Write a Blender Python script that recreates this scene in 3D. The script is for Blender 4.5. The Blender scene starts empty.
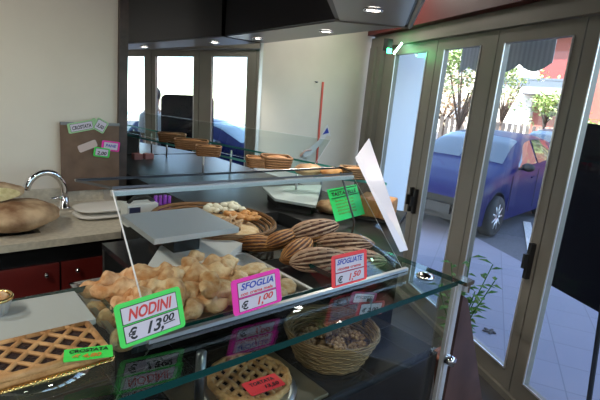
import bpy, bmesh, math, random
from mathutils import Vector, Matrix, noise
random.seed(7)
C = bpy.context.scene.collection
PI = math.pi

# ---------------------------------------------------------------- camera calibration
H = 1.6; F = 480.0
dn = Vector((-202.0, 2100.0, 0)).length
down = Vector((-202.0, 2100.0, F)).normalized(); upc = -down
_v = -(upc.x*553.0+upc.z*F)/upc.y
Xc = Vector((553.0, _v, F)).normalized(); Yc = upc.cross(Xc)
R = Matrix((Xc, Yc, upc))
O = Vector((0, 0, H))
def ray(px, py): return R @ Vector((px-300.0, py-200.0, F))
def onz(px, py, z):
    d = ray(px, py); return O+d*((z-H)/d.z)
def onY(px, py, y):
    d = ray(px, py); return O+d*(y/d.y)
def onX(px, py, x):
    d = ray(px, py); return O+d*(x/d.x)
def far(px, py, dist):
    d = ray(px, py); return O+d*(dist/math.hypot(d.x, d.y))

# ---------------------------------------------------------------- materials
MATS = {}
def mat(name, col, rough=0.6, metal=0.0, var=0.0, scale=8.0, bump=0.0, bscale=40.0, emit=0, spec=0.5, coat=0.0, col2=None):
    if name in MATS: return MATS[name]
    m = bpy.data.materials.new(name); m.use_nodes = True
    nt = m.node_tree; b = nt.nodes['Principled BSDF']
    b.inputs['Base Color'].default_value = (*col, 1); b.inputs['Roughness'].default_value = rough
    b.inputs['Metallic'].default_value = metal
    b.inputs['Specular IOR Level'].default_value = spec
    b.inputs['Coat Weight'].default_value = coat
    tc = nt.nodes.new('ShaderNodeTexCoord')
    if var > 0 or col2:
        n = nt.nodes.new('ShaderNodeTexNoise'); n.inputs['Scale'].default_value = scale; n.inputs['Detail'].default_value = 5
        nt.links.new(tc.outputs['Object'], n.inputs['Vector'])
        r = nt.nodes.new('ShaderNodeValToRGB')
        c2 = col2 if col2 else tuple(min(1, c*(1+var)) for c in col)
        c1 = col if col2 else tuple(c*(1-var) for c in col)
        r.color_ramp.elements[0].color = (*c1, 1); r.color_ramp.elements[0].position = .35
        r.color_ramp.elements[1].color = (*c2, 1); r.color_ramp.elements[1].position = .65
        nt.links.new(n.outputs['Fac'], r.inputs['Fac']); nt.links.new(r.outputs['Color'], b.inputs['Base Color'])
    if bump > 0:
        n2 = nt.nodes.new('ShaderNodeTexNoise'); n2.inputs['Scale'].default_value = bscale; n2.inputs['Detail'].default_value = 4
        nt.links.new(tc.outputs['Object'], n2.inputs['Vector'])
        bp = nt.nodes.new('ShaderNodeBump'); bp.inputs['Strength'].default_value = bump; bp.inputs['Distance'].default_value = .01
        nt.links.new(n2.outputs['Fac'], bp.inputs['Height']); nt.links.new(bp.outputs['Normal'], b.inputs['Normal'])
    if emit:
        b.inputs['Emission Color'].default_value = (*col, 1); b.inputs['Emission Strength'].default_value = emit
    MATS[name] = m; return m
def glass(name, tint=(1, 1, 1), ior=1.5, rough=0.0, extra=0.0):
    m = bpy.data.materials.new(name); m.use_nodes = True; nt = m.node_tree
    for n in list(nt.nodes): nt.nodes.remove(n)
    o = nt.nodes.new('ShaderNodeOutputMaterial'); mx = nt.nodes.new('ShaderNodeMixShader')
    t = nt.nodes.new('ShaderNodeBsdfTransparent'); t.inputs['Color'].default_value = (*tint, 1)
    g = nt.nodes.new('ShaderNodeBsdfGlossy'); g.inputs['Roughness'].default_value = rough
    f = nt.nodes.new('ShaderNodeFresnel'); f.inputs['IOR'].default_value = ior
    ge = nt.nodes.new('ShaderNodeNewGeometry')                    # only the outer faces reflect; rays are not bent inside the thin sheet
    iv = nt.nodes.new('ShaderNodeMath'); iv.operation = 'SUBTRACT'; iv.inputs[0].default_value = 1.0; nt.links.new(ge.outputs['Backfacing'], iv.inputs[1])
    a = nt.nodes.new('ShaderNodeMath'); a.operation = 'ADD'; a.use_clamp = True; a.inputs[1].default_value = extra
    b2 = nt.nodes.new('ShaderNodeMath'); b2.operation = 'MULTIPLY'
    nt.links.new(f.outputs[0], a.inputs[0]); nt.links.new(a.outputs[0], b2.inputs[0]); nt.links.new(iv.outputs[0], b2.inputs[1]); nt.links.new(b2.outputs[0], mx.inputs[0])
    nt.links.new(t.outputs[0], mx.inputs[1]); nt.links.new(g.outputs[0], mx.inputs[2]); nt.links.new(mx.outputs[0], o.inputs[0])
    MATS[name] = m; return m
def wave_mat(name, c1, c2, scale, direction='X', dist=2.0, rough=.6, bump=.4):
    m = bpy.data.materials.new(name); m.use_nodes = True; nt = m.node_tree; b = nt.nodes['Principled BSDF']
    b.inputs['Roughness'].default_value = rough
    tc = nt.nodes.new('ShaderNodeTexCoord'); w = nt.nodes.new('ShaderNodeTexWave')
    w.bands_direction = direction; w.inputs['Scale'].default_value = scale; w.inputs['Distortion'].default_value = dist; w.inputs['Detail'].default_value = 2
    nt.links.new(tc.outputs['Object'], w.inputs['Vector'])
    r = nt.nodes.new('ShaderNodeValToRGB'); r.color_ramp.elements[0].color = (*c1, 1); r.color_ramp.elements[1].color = (*c2, 1)
    nt.links.new(w.outputs['Fac'], r.inputs['Fac']); nt.links.new(r.outputs['Color'], b.inputs['Base Color'])
    bp = nt.nodes.new('ShaderNodeBump'); bp.inputs['Strength'].default_value = bump; bp.inputs['Distance'].default_value = .004
    nt.links.new(w.outputs['Fac'], bp.inputs['Height']); nt.links.new(bp.outputs['Normal'], b.inputs['Normal'])
    MATS[name] = m; return m
def brick_mat(name, c1, c2, mortar, scale, bw=1.0, rh=1.0, ms=.01, rot=0, rough=.7, off=0.0):
    m = bpy.data.materials.new(name); m.use_nodes = True; nt = m.node_tree; b = nt.nodes['Principled BSDF']
    b.inputs['Roughness'].default_value = rough
    tc = nt.nodes.new('ShaderNodeTexCoord'); mp = nt.nodes.new('ShaderNodeMapping'); mp.inputs['Rotation'].default_value = (0, 0, rot)
    k = nt.nodes.new('ShaderNodeTexBrick'); k.offset = off
    k.inputs['Color1'].default_value = (*c1, 1); k.inputs['Color2'].default_value = (*c2, 1); k.inputs['Mortar'].default_value = (*mortar, 1)
    k.inputs['Scale'].default_value = scale; k.inputs['Brick Width'].default_value = bw; k.inputs['Row Height'].default_value = rh; k.inputs['Mortar Size'].default_value = ms
    nt.links.new(tc.outputs['Object'], mp.inputs['Vector']); nt.links.new(mp.outputs[0], k.inputs['Vector']); nt.links.new(k.outputs['Color'], b.inputs['Base Color'])
    MATS[name] = m; return m

CREAM = mat('cream_paint', (.70, .66, .57), .8, var=.05, scale=2)
DARKCEIL = mat('dark_ceiling', (.018, .017, .018), .5)
HOOD = mat('charcoal_laminate', (.018, .016, .018), .45)
HOODU = mat('grey_soffit_panel', (.22, .21, .21), .3)
DARKWOOD = mat('dark_wood', (.05, .035, .03), .45, var=.3, scale=20)
REDBEAM = mat('dark_red_paint', (.12, .012, .012), .5)
ALU = mat('grey_aluminium', (.24, .225, .195), .45, metal=.25, var=.06, scale=3)
ALUL = mat('light_aluminium', (.75, .76, .78), .3, metal=.6)
FLOORM = brick_mat('dark_floor_tile', (.05, .045, .045), (.06, .055, .05), (.02, .02, .02), 2.5)
BLACK = mat('black_laminate', (.012, .012, .013), .22)
BLACKM = mat('black_matte', (.012, .012, .013), .6)
BLACKG = brick_mat('black_shelf_tile', (.022, .022, .024), (.026, .026, .028), (.06, .06, .065), 5.0, ms=.006, rough=.15)
REDL = mat('red_laminate', (.17, .016, .012), .4)
STEEL = mat('brushed_steel', (.62, .63, .65), .38, metal=1.0)
STEELD = mat('dark_steel', (.18, .18, .19), .3, metal=1.0)
CHROME = mat('chrome', (.8, .8, .82), .08, metal=1.0)
STONE = mat('beige_stone', (.50, .47, .38), .35, var=.12, scale=60)
WHITE = mat('white_plastic', (.75, .75, .74), .35)
PAPER = mat('pale_grey_board', (.40, .44, .42), .6)
GW = glass('window_glass', (.93, .96, .96), 1.45)
GC = glass('counter_glass', (.93, .97, .96), 1.5)
GTOP = glass('worktop_glass', (.86, .93, .91), 1.5)
GPANE = glass('milky_glass_panel', (.75, .78, .8), 1.5, rough=.15, extra=.35)
TEAL = mat('glass_edge_teal', (.004, .045, .042), .12)
TEALL = mat('glass_edge_light_teal', (.10, .38, .34), .15)
MIRROR = mat('mirror_silver', (.9, .92, .92), .01, metal=1.0)
GOLD = mat('gold_foil', (.75, .55, .22), .25, metal=1.0)
WICK = wave_mat('wicker', (.10, .04, .015), (.42, .22, .09), 60, 'Z', 3, .6, .6)
WICKL = wave_mat('pale_wicker', (.12, .065, .025), (.36, .22, .10), 60, 'Z', 3, .6, .6)
DOUGH = mat('sugared_golden_pastry', (.50, .22, .07), .8, bump=.6, bscale=120, scale=26, col2=(.88, .64, .38))
BUN = mat('pale_baked_pastry', (.55, .33, .14), .7, bump=.4, bscale=90, scale=30, col2=(.80, .66, .45))
CRUST = mat('lattice_crust', (.33, .16, .05), .6, bump=.4, bscale=90, scale=30, col2=(.55, .32, .13))
JAM = mat('dark_jam', (.022, .014, .016), .25, bump=.4, bscale=100)
CHOC = mat('chocolate_biscuit', (.20, .10, .045), .8, bump=.4, bscale=120, scale=50, col2=(.46, .28, .15))
BREADC = mat('floured_bread_crust', (.20, .10, .045), .85, bump=.6, bscale=30, scale=10, col2=(.60, .44, .26))
CRUMB = mat('yellow_bread_crumb', (.62, .52, .24), .9, bump=.6, bscale=120, scale=60, col2=(.78, .68, .36))
SFOG = wave_mat('layered_shell_pastry', (.14, .05, .022), (.66, .42, .26), 55, 'X', 1.2, .6, .8)
SFOGB = mat('browned_pastry', (.30, .10, .02), .5, bump=.3, scale=25, col2=(.60, .28, .08))

# ---------------------------------------------------------------- mesh helpers
class MB:
    def __init__(s): s.v = []; s.f = []; s.mi = []
    def add(s, vs, fs, m=0):
        o = len(s.v); s.v += [tuple(v) for v in vs]; s.f += [tuple(i+o for i in f) for f in fs]; s.mi += [m]*len(fs)
    def box(s, c, d, rz=0.0, m=0):
        x, y, z = d[0]/2, d[1]/2, d[2]/2; cs, sn = math.cos(rz), math.sin(rz)
        vs = []
        for a in (-x, x):
            for b in (-y, y):
                for e in (-z, z): vs.append((c[0]+a*cs-b*sn, c[1]+a*sn+b*cs, c[2]+e))
        s.add(vs, [(0, 1, 3, 2), (4, 6, 7, 5), (0, 4, 5, 1), (2, 3, 7, 6), (0, 2, 6, 4), (1, 5, 7, 3)], m)
    def prism(s, pts, z0, z1, ms=0, mt=0):     # pts: xy polygon ccw
        n = len(pts); vs = [(p[0], p[1], z0) for p in pts]+[(p[0], p[1], z1) for p in pts]
        s.add(vs, [tuple(range(n-1, -1, -1)), tuple(range(n, 2*n))], mt)
        s.add(vs, [(i, (i+1) % n, n+(i+1) % n, n+i) for i in range(n)], ms)
    def hexa(s, q, off, ms=0, mt=0):           # quad q (3d pts) extruded by off
        o = Vector(off); vs = [Vector(p) for p in q]; n = len(vs); vs = vs+[p+o for p in vs]
        s.add(vs, [tuple(range(n-1, -1, -1)), tuple(range(n, 2*n))], mt)
        s.add(vs, [(i, (i+1) % n, n+(i+1) % n, n+i) for i in range(n)], ms)
    def tube(s, path, rad, seg=8, m=0, cap=True, squash=1.0):
        P = [Vector(p) for p in path]; n = len(P)
        rr = rad if isinstance(rad, (list, tuple)) else [rad]*n
        rings = []; ref = None
        for i in range(n):
            t = (P[min(i+1, n-1)]-P[max(i-1, 0)]).normalized()
            if ref is None:
                ref = Vector((0, 0, 1)) if abs(t.z) < .9 else Vector((1, 0, 0))
            a = (ref - t*ref.dot(t)).normalized(); b = t.cross(a); ref = a
            rings.append([P[i]+a*math.cos(2*PI*k/seg)*rr[i]*squash+b*math.sin(2*PI*k/seg)*rr[i] for k in range(seg)])
        vs = [p for r in rings for p in r]
        fs = [(i*seg+k, i*seg+(k+1) % seg, (i+1)*seg+(k+1) % seg, (i+1)*seg+k) for i in range(n-1) for k in range(seg)]
        if cap: fs += [tuple(range(seg-1, -1, -1)), tuple((n-1)*seg+k for k in range(seg))]
        s.add(vs, fs, m)
    def lathe(s, prof, c=(0, 0, 0), seg=24, m=0, sx=1, sy=1):
        n = len(prof); vs = []
        for r, z in prof:
            for k in range(seg): vs.append((c[0]+r*sx*math.cos(2*PI*k/seg), c[1]+r*sy*math.sin(2*PI*k/seg), c[2]+z))
        fs = [(i*seg+k, i*seg+(k+1) % seg, (i+1)*seg+(k+1) % seg, (i+1)*seg+k) for i in range(n-1) for k in range(seg)]
        fs += [tuple(range(seg-1, -1, -1)), tuple((n-1)*seg+k for k in range(seg))]
        s.add(vs, fs, m)
    def ring(s, c, R_, r, seg=32, rs=6, sx=1, sy=1, wob=0, nw=8, ph=0, m=0):
        vs = []
        for i in range(seg):
            a = 2*PI*i/seg; rr = R_+wob*math.sin(nw*a+ph)
            for k in range(rs):
                b = 2*PI*k/rs; q = rr+r*math.cos(b)
                vs.append((c[0]+q*sx*math.cos(a), c[1]+q*sy*math.sin(a), c[2]+r*math.sin(b)))
        s.add(vs, [(i*rs+k, ((i+1) % seg)*rs+k, ((i+1) % seg)*rs+(k+1) % rs, i*rs+(k+1) % rs) for i in range(seg) for k in range(rs)], m)
    def sphere(s, c, r, seg=14, rings=9, fn=None, m=0, rz=0.0):
        vs = []; cs, sn = math.cos(rz), math.sin(rz)
        for i in range(1, rings):
            th = PI*i/rings
            for k in range(seg):
                a = 2*PI*k/seg; d = Vector((math.sin(th)*math.cos(a), math.sin(th)*math.sin(a), math.cos(th)))
                q = fn(d) if fn else 1.0
                x, y, z = d.x*r[0]*q, d.y*r[1]*q, d.z*r[2]*q
                vs.append((c[0]+x*cs-y*sn, c[1]+x*sn+y*cs, c[2]+z))
        q = (rings-1)*seg
        vs += [(c[0], c[1], c[2]+r[2]*(fn(Vector((0, 0, 1))) if fn else 1)), (c[0], c[1], c[2]-r[2]*(fn(Vector((0, 0, -1))) if fn else 1))]
        fs = [(i*seg+k, (i+1)*seg+k, (i+1)*seg+(k+1) % seg, i*seg+(k+1) % seg) for i in range(rings-2) for k in range(seg)]
        fs += [(q, k, (k+1) % seg) for k in range(seg)] + [(q+1, (rings-2)*seg+(k+1) % seg, (rings-2)*seg+k) for k in range(seg)]
        s.add(vs, fs, m)
    def build(s, name, mats, parent=None, smooth=False, fix=True):
        me = bpy.data.meshes.new(name); me.from_pydata(s.v, [], s.f)
        for m in (mats if isinstance(mats, (list, tuple)) else [mats]): me.materials.append(m)
        me.polygons.foreach_set('material_index', s.mi)
        if fix:
            bm = bmesh.new(); bm.from_mesh(me); bmesh.ops.recalc_face_normals(bm, faces=bm.faces); bm.to_mesh(me); bm.free()
        if smooth: me.polygons.foreach_set('use_smooth', [True]*len(me.polygons))
        me.update()
        o = bpy.data.objects.new(name, me); C.objects.link(o)
        if parent: o.parent = parent
        return o
def tag(o, label=None, cat=None, group=None, kind=None):
    if label: o['label'] = label
    if cat: o['category'] = cat
    if group: o['group'] = group
    if kind: o['kind'] = kind
    return o
def empty(name, label, cat, loc=(0, 0, 0), rz=0.0, group=None):
    o = bpy.data.objects.new(name, None); C.objects.link(o); o.location = loc; o.rotation_euler = (0, 0, rz)
    o.empty_display_size = .05
    return tag(o, label, cat, group)
def copy_tree(o, parent=None):
    c = o.copy(); C.objects.link(c); c.parent = parent
    for ch in list(o.children): copy_tree(ch, c)
    return c
def struct(o, name=None): o['kind'] = 'structure'; return o
def bevel(o, w=.003, seg=2):
    m = o.modifiers.new('bevel', 'BEVEL'); m.width = w; m.segments = seg; m.limit_method = 'ANGLE'; return o
def setm(o, origin):                           # move mesh data so the object's origin sits at `origin`
    o.data.transform(Matrix.Translation(-Vector(origin))); o.location = origin; return o
def text(name, body, size, m, parent, loc=(0, 0, 0), shear=.25, thick=.012, align='LEFT', sx=1.0):
    cu = bpy.data.curves.new(name, 'FONT'); cu.body = body; cu.size = size; cu.shear = shear; cu.offset = thick*size; cu.align_x = align
    cu.resolution_u = 3
    t = bpy.data.objects.new(name, cu); C.objects.link(t)
    dg = bpy.context.evaluated_depsgraph_get(); me = bpy.data.meshes.new_from_object(t.evaluated_get(dg))
    bpy.data.objects.remove(t); me.name = name; me.materials.clear(); me.materials.append(m)
    me.transform(Matrix.Diagonal((sx, 1, 1, 1)))
    o = bpy.data.objects.new(name, me); C.objects.link(o); o.parent = parent; o.location = loc; return o
def frame3(o, bl, br, tl):                     # orient object: x along bl->br, y towards tl
    bl, br, tl = Vector(bl), Vector(br), Vector(tl)
    x = (br-bl).normalized(); y = (tl-bl); y = (y-x*y.dot(x)).normalized(); z = x.cross(y)
    o.matrix_world = Matrix(((x.x, y.x, z.x, bl.x), (x.y, y.y, z.y, bl.y), (x.z, y.z, z.z, bl.z), (0, 0, 0, 1)))
    return (br-bl).length, abs((tl-bl).dot(y))

# ================================================================ SETTING
W0 = Vector((2.787, 1.279, 0)); D = Vector((.457, .889, 0)).normalized(); N = Vector((D.y, -D.x, 0)); AW = math.atan2(D.y, D.x)
def wp(s, n=0.0, z=0.0): return W0+D*s+N*n+Vector((0, 0, z))
def swall(px, py):
    d = ray(px, py); t = (W0-O).dot(N)/d.dot(N); return (O+d*t-W0).dot(D)
def wbox(mb, s0, s1, n0, n1, z0, z1, m=0):
    c = wp((s0+s1)/2, (n0+n1)/2, (z0+z1)/2); mb.box(c, (s1-s0, n1-n0, z1-z0), AW, m)
GZ = -.25
FILLW = 8
fl = MB(); fl.prism([tuple(wp(-7).xy), tuple(wp(2.34).xy), (3.86, 3.5), (-3, 3.5), (-3, -6)], -.2, 0); struct(fl.build('floor', FLOORM))
ce = MB(); ce.prism([tuple(wp(-7, .1).xy), tuple(wp(2.6, .1).xy), (3.9, 3.6), (-3, 3.6), (-3, -6)], 2.62, 2.8); struct(ce.build('ceiling', DARKCEIL))
w = MB(); w.box((-1.0, 3.0, 1.35), (4.0, .8, 2.54)); struct(w.build('wall_left', CREAM))
w = MB(); w.prism([(1.0, 3.4), (3.885, 3.4), (3.885, 3.52), (1.0, 3.52)], 0, 2.62); struct(w.build('wall_back', CREAM))
w = MB(); w.box((-3.05, -1.2, 1.31), (.1, 9.4, 2.62)); struct(w.build('wall_west', CREAM))
_a, _b = wp(-7, .1), Vector((-3, -6, 0)); _c = (_a+_b)/2; _l = (_a-_b).length
w = MB(); w.box((_c.x, _c.y, 1.31), (_l, .1, 2.62), math.atan2((_a-_b).y, (_a-_b).x)); struct(w.build('wall_front', CREAM))
w = MB(); w.box((1.0, 2.60, 1.31), (.045, .05, 2.62)); w.box((1.012, 3.0, 1.31), (.02, .78, 2.62)); struct(w.build('trim_1', DARKWOOD))
MROT = .4
# mirror on the back wall
mr = empty('wall_mirror', 'large wall mirror on the back wall reflecting the windows and street', 'mirror', (1.74, 3.33, 1.2))
a = MB(); a.box((0, 0, .12), (1.38, .008, 1.9)); g = a.build('mirror_glass', MIRROR, mr)
a = MB(); a.box((.705, -.002, .12), (.03, .016, 1.92)); a.box((0, -.002, -.84), (1.44, .016, .03)); a.box((-.705, -.002, .12), (.03, .016, 1.92)); a.build('frame', ALUL, mr)
mr.rotation_euler = (math.radians(-1.9), 0, math.radians(MROT))
# window wall: header, red beam, sill, posts and folding panels
hd = MB(); wbox(hd, -4.5, 2.33, -.05, .06, 2.075, 2.17); wbox(hd, -4.5, 2.33, -.02, .05, 2.15, 2.19); struct(hd.build('trim_2', ALU))
rb = MB(); wbox(rb, -4.5, 2.33, -.10, .05, 2.19, 2.36); struct(rb.build('trim_3', REDBEAM))
rw = MB(); wbox(rw, -4.5, 2.4, -.03, .12, 2.36, 2.64); struct(rw.build('wall_right', DARKCEIL))
rt = MB(); wbox(rt, -4.5, 2.33, -.04, .08, .0, .04); struct(rt.build('trim_4', ALU))
ct = MB(); wbox(ct, 2.03, 2.32, -.06, .06, 0, 2.075); wbox(ct, 2.12, 2.16, -.085, -.06, 0, 2.075); struct(ct.build('trim_5', ALU))
edges = [2.02, swall(440, 47), swall(502, 36), swall(592, 20), -1.18, -1.97, -2.76, -3.55, -4.34]
glassedge = [(swall(397, 60), swall(430, 52)), (swall(447, 50), swall(485, 43)), (swall(508, 42), swall(580, 28))]
print('edges', edges, glassedge)
for i in range(8):
    s1, s0 = edges[i], edges[i+1]
    if i < 3: g1, g0 = glassedge[i]
    else: g1, g0 = s1-.09, s0+.09
    e = bpy.data.objects.new('window_%d' % (i+1), None); C.objects.link(e); e['kind'] = 'structure'; e.location = wp(0)
    f = MB(); g1 = min(g1, s1-.05); g0 = max(g0, s0+.05)
    wbox(f, g1, s1-.004, -.02, .02, .045, 2.07); wbox(f, s0+.004, g0, -.02, .02, .045, 2.07)
    wbox(f, g0, g1, -.02, .02, 1.99, 2.07); wbox(f, g0, g1, -.02, .02, .045, .15)
    f.build('window_frame', ALU, e).data.transform(Matrix.Translation(-wp(0)))
    f = MB()
    for z0, z1 in ((.15, 1.99),):
        wbox(f, g1-.008, g1, -.026, -.02, z0, z1); wbox(f, g0, g0+.008, -.026, -.02, z0, z1); wbox(f, g0, g1, -.026, -.02, z0, z0+.01)
    f.build('window_bead', ALUL, e).data.transform(Matrix.Translation(-wp(0)))
    f = MB(); wbox(f, g0-.01, g1+.01, -.004, .004, .14, 2.0)
    f.build('pane', GW, e).data.transform(Matrix.Translation(-wp(0)))
    if i in (0, 1, 2):
        f = MB(); sh = s0+.035 if i != 1 else s1-.035
        wbox(f, sh-.012, sh+.012, -.05, -.02, .72, .92); wbox(f, sh-.008, sh+.008, -.075, -.05, .78, .86)
        f.build('handle', BLACKM, e).data.transform(Matrix.Translation(-wp(0)))
# hood (dark soffit with lights under it)
inn = [(2.07, 3.33), (1.733, 1.79), (.75, .93)]; out = [(2.47, 3.33), (2.0, 1.54), (.98, .68)]
h = MB(); h.prism(inn+out[::-1], 1.955, 2.62); hood = h.build('trim_6', HOOD); struct(hood)
h = MB(); 
ii = [(2.085, 3.325), (1.757, 1.78), (.79, .925)]; oo = [(2.45, 3.325), (1.985, 1.56), (.97, .70)]
h.prism(ii+oo[::-1], 1.948, 1.956); struct(h.build('trim_7', HOODU))
h = MB(); h.tube([(.98, .68, 1.952), (2.0, 1.54, 1.952)], .012, 6); h.tube([(1.733, 1.79, 1.952), (2.0, 1.54, 1.952)], .01, 6); struct(h.build('trim_8', ALU))
EM = mat('lamp_glow', (1, .93, .85), emit=14)
def downlight(x, y, z, lab):
    e = empty('downlight', lab, 'light', (x, y, z), group='recessed lights under the dark hood')
    a = MB(); a.ring((0, 0, -.003), .036, .006, 24, 6); a.build('bezel', CHROME, e, True)
    a = MB(); a.lathe([(.0, -.004), (.03, -.004), (.03, -.001), (0, -.001)], seg=20); a.build('bulb', EM, e)
    l = bpy.data.lights.new('downlight_lamp', 'SPOT'); l.energy = 16; l.spot_size = 2.2; l.spot_blend = .8; l.color = (1, .9, .78); l.shadow_soft_size = .03
    lo = bpy.data.objects.new('lamp', l); C.objects.link(lo); lo.parent = e; lo.location = (0, 0, -.02)
for q, lab in [((372, 8), 'recessed round light on the near end of the hood underside, largest of the row'),
               ((322, 30), 'recessed round light in the hood over the cream wall'),
               ((253, 40), 'recessed round light in the hood in front of the mirror')]:
    p = onz(*q, 1.945); 
    if q[0] == 253: p = Vector((2.18, 3.05, 1.945))
    if q[0] == 322: p = Vector((1.99, 2.12, 1.945))
    if q[0] == 372: p = Vector((1.55, 1.385, 1.945))
    downlight(p.x, p.y, p.z, lab)
for k, (x, y) in enumerate([(-.9, .6), (.6, -1.0), (-1.4, -1.6), (2.95, 2.75), (-.9, 1.7), (1.2, -3.2)]):  # unseen lamps added to brighten the closed room and the back wall
    e = empty('fill_lamp', 'added round white fill lamp on the ceiling above the shop floor', 'light', (x, y, 2.615), group='added fill lamps on the ceiling')
    a = MB(); a.lathe([(0, -.03), (.14, -.03), (.15, -.02), (.15, 0), (0, 0)], seg=28); a.build('shade', mat('fill_lamp_panel', (1, .95, .88), emit=5), e, True)
    l = bpy.data.lights.new('fill_lamp_light', 'AREA'); l.shape = 'DISK'; l.size = .28; l.energy = FILLW*(.5 if x > 2.5 else 1); l.color = (1, .93, .84)
    lo = bpy.data.objects.new('lamp', l); C.objects.link(lo); lo.parent = e; lo.location = (0, 0, -.04)
# green emergency lamp in the corner
_d = ray(388, 45); gp = O+_d*((W0-N*.16-O).dot(N)/_d.dot(N))
e = empty('green_lamp', 'small glowing green lamp in the top corner beside the window frame', 'light', gp)
GL = mat('green_glow', (.03, .9, .22), emit=9); GL2 = mat('green_white_glow', (.55, 1, .75), emit=7)
a = MB(); a.box((0, 0, 0), (.06, .05, .10)); a.build('housing', BLACKM, e)
a = MB(); a.box((-.01, -.03, -.05), (.05, .012, .04)); a.build('lens', GL, e)
a = MB(); a.tube([(.02, -.06, -.07), (.09, -.08, .03)], .009, 8); a.build('tube_light', GL2, e)
l = bpy.data.lights.new('green_light', 'POINT'); l.energy = .5; l.color = (.05, 1, .25); l.shadow_soft_size = .02
lo = bpy.data.objects.new('lamp', l); C.objects.link(lo); lo.parent = e; lo.location = (-.08, -.10, -.06)

# ================================================================ BACK COUNTER, SINK AREA
cab = empty('sink_cabinet', 'black base cabinet with red drawer fronts under the sink worktop', 'cabinet', (-.2, 2.3, 0))
a = MB(); a.box((0, 0, .405), (2.2, .50, .81)); a.box((0, -.235, .855), (2.2, .03, .09)); a.build('body', BLACK, cab)
for k in range(4):
    x = .955-.44*k; kn = x-.16 if k % 2 == 0 else x+.16
    a = MB(); a.box((x, -.258, .725), (.432, .016, .17)); d = bevel(a.build('drawer', REDL, cab))
    a = MB(); a.tube([(kn, -.266, .775), (kn, -.29, .775)], .006); a.sphere((kn, -.292, .775), (.010, .009, .012), 10, 6)
    a.build('knob', CHROME, d, True)
ws = MB(); bx0, bx1 = .12, .48
ws.box((-.2, 2.045, .915), (2.2, .11, .03)); ws.box((-.2, 2.49, .915), (2.2, .18, .03)); ws.box((-.59, 2.25, .915), (1.42, .30, .03)); ws.box((.69, 2.25, .915), (.42, .30, .03))
ws.box((-.2, 2.585, .955), (2.2, .02, .09))
sk = tag(ws.build('stone_worktop', STONE), 'beige stone worktop with sunken sink along the cream wall', 'worktop')
a = MB(); a.box((.30, 2.25, .82), (.38, .32, .01)); a.box((.115, 2.25, .865), (.01, .32, .08)); a.box((.485, 2.25, .865), (.01, .32, .08)); a.box((.3, 2.095, .865), (.36, .01, .08)); a.box((.3, 2.405, .865), (.36, .01, .08))
a.build('sink_basin', STEELD, sk)
tp = empty('kitchen_tap', 'curved chrome kitchen tap by the sink in front of the cream wall', 'tap', (.66, 2.43, .93))
a = MB(); a.lathe([(.03, 0), (.03, .015), (.022, .02), (.02, .06), (.014, .07)], seg=16); a.build('base', CHROME, tp, True)
pts = []
for k in range(15):
    t = k/14; ang = PI*t*.93
    pts.append((-.085+.085*math.cos(ang) if 1 else 0, -.03*t, .09+.10*math.sin(ang)))
pts = [(0, 0, .03)]+[(p[0]*1.0-.0, p[1], p[2]) for p in pts]
a = MB(); a.tube(pts, .0155, 10); a.build('spout', CHROME, tp, True)
a = MB(); a.tube([(0, 0, .05), (-.03, -.02, .065), (-.07, -.05, .07)], [.011, .008, .006], 8); a.build('lever', CHROME, tp, True)
# bread loaves on the worktop
def loaf(name, lab, loc, r, rz, cut):
    o = bpy.data.objects.new(name, None)
    e = empty(name, lab, 'bread', loc, rz, None)
    def fn(d): return 1+.08*noise.noise(d*2.2)+.03*noise.noise(d*7)
    a = MB(); a.sphere((0, 0, r[2]), r, 28, 18, fn)
    for i, v in enumerate(a.v):
        if v[1] < cut: a.v[i] = (v[0], cut, v[2])
    a.build('crust', BREADC, e, True)
    if cut < -r[1]: return e
    a = MB(); k = math.sqrt(max(.05, 1-(cut/r[1])**2))*.95
    n = 26; vs = [(r[0]*k*math.cos(2*PI*i/n), cut-.003, r[2]+r[2]*k*math.sin(2*PI*i/n)*.95) for i in range(n)]
    a.add(vs, [tuple(range(n))]); a.add([(v[0], v[1]-.003, v[2]) for v in vs], [tuple(range(n))])
    a.build('crumb', CRUMB, e, fix=False)
    return e
loaf('cut_bread_loaf', 'large rustic loaf with floured crust, lying lowest on the worktop by the sink', (.40, 2.19, .931), (.175, .15, .060), .10, -.2)
loaf('cut_bread_loaf', 'half loaf with yellow crumb lying on top of the larger loaf', (.29, 2.22, 1.045), (.16, .10, .040), .05, -.05)
# folded cloths / foam trays beside the tap
for k, (dz, lab) in enumerate([(0, 'white foam tray beside the tap, bottom of the two'), (.03, 'white foam tray beside the tap, top of the two')]):
    a = MB(); a.sphere((0, 0, .012), (.135, .09, .013), 28, 8, lambda d: 1+.25*abs(math.sin(2*math.atan2(d.y, d.x)))**2*.6)
    o = a.build('foam_tray', mat('foam_white', (.62, .62, .58), .6), None, True); o.location = (.79+.0*k, 2.26, .932+dz); tag(o, lab, 'tray', 'foam trays by the tap')
# cardboard / brown paper on the wall with price tags
pc = onY(60, 122, 2.57); pd = onY(117, 183, 2.57); pe = onY(121, 124, 2.57)
KR = mat('brown_kraft_paper', (.16, .10, .065), .7, var=.15, scale=14)
x0, x1, z0, z1 = pc.x, pe.x-.01, .985, pc.z
bag = empty('paper_bag', 'brown kraft paper sheet hanging on the cream wall beside the dark post', 'paper', ((x0+x1)/2, 2.585, z0))
ww, hh = x1-x0, z1-z0
a = MB(); nx, nz = 10, 12
for side in (0, 1):
    vs = [((i/nx-.5)*ww, -.012-.004*math.sin(i*1.3+j*.4)-(.006 if side else 0), j/nz*hh) for j in range(nz+1) for i in range(nx+1)]
    a.add(vs, [(j*(nx+1)+i, j*(nx+1)+i+1, (j+1)*(nx+1)+i+1, (j+1)*(nx+1)+i) for j in range(nz) for i in range(nx)])
a.build('sheet', KR, bag, True)
a = MB(); a.box((0, -.016, hh-.006), (ww, .012, .014)); a.build('clip_rail', STEELD, bag)
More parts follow.
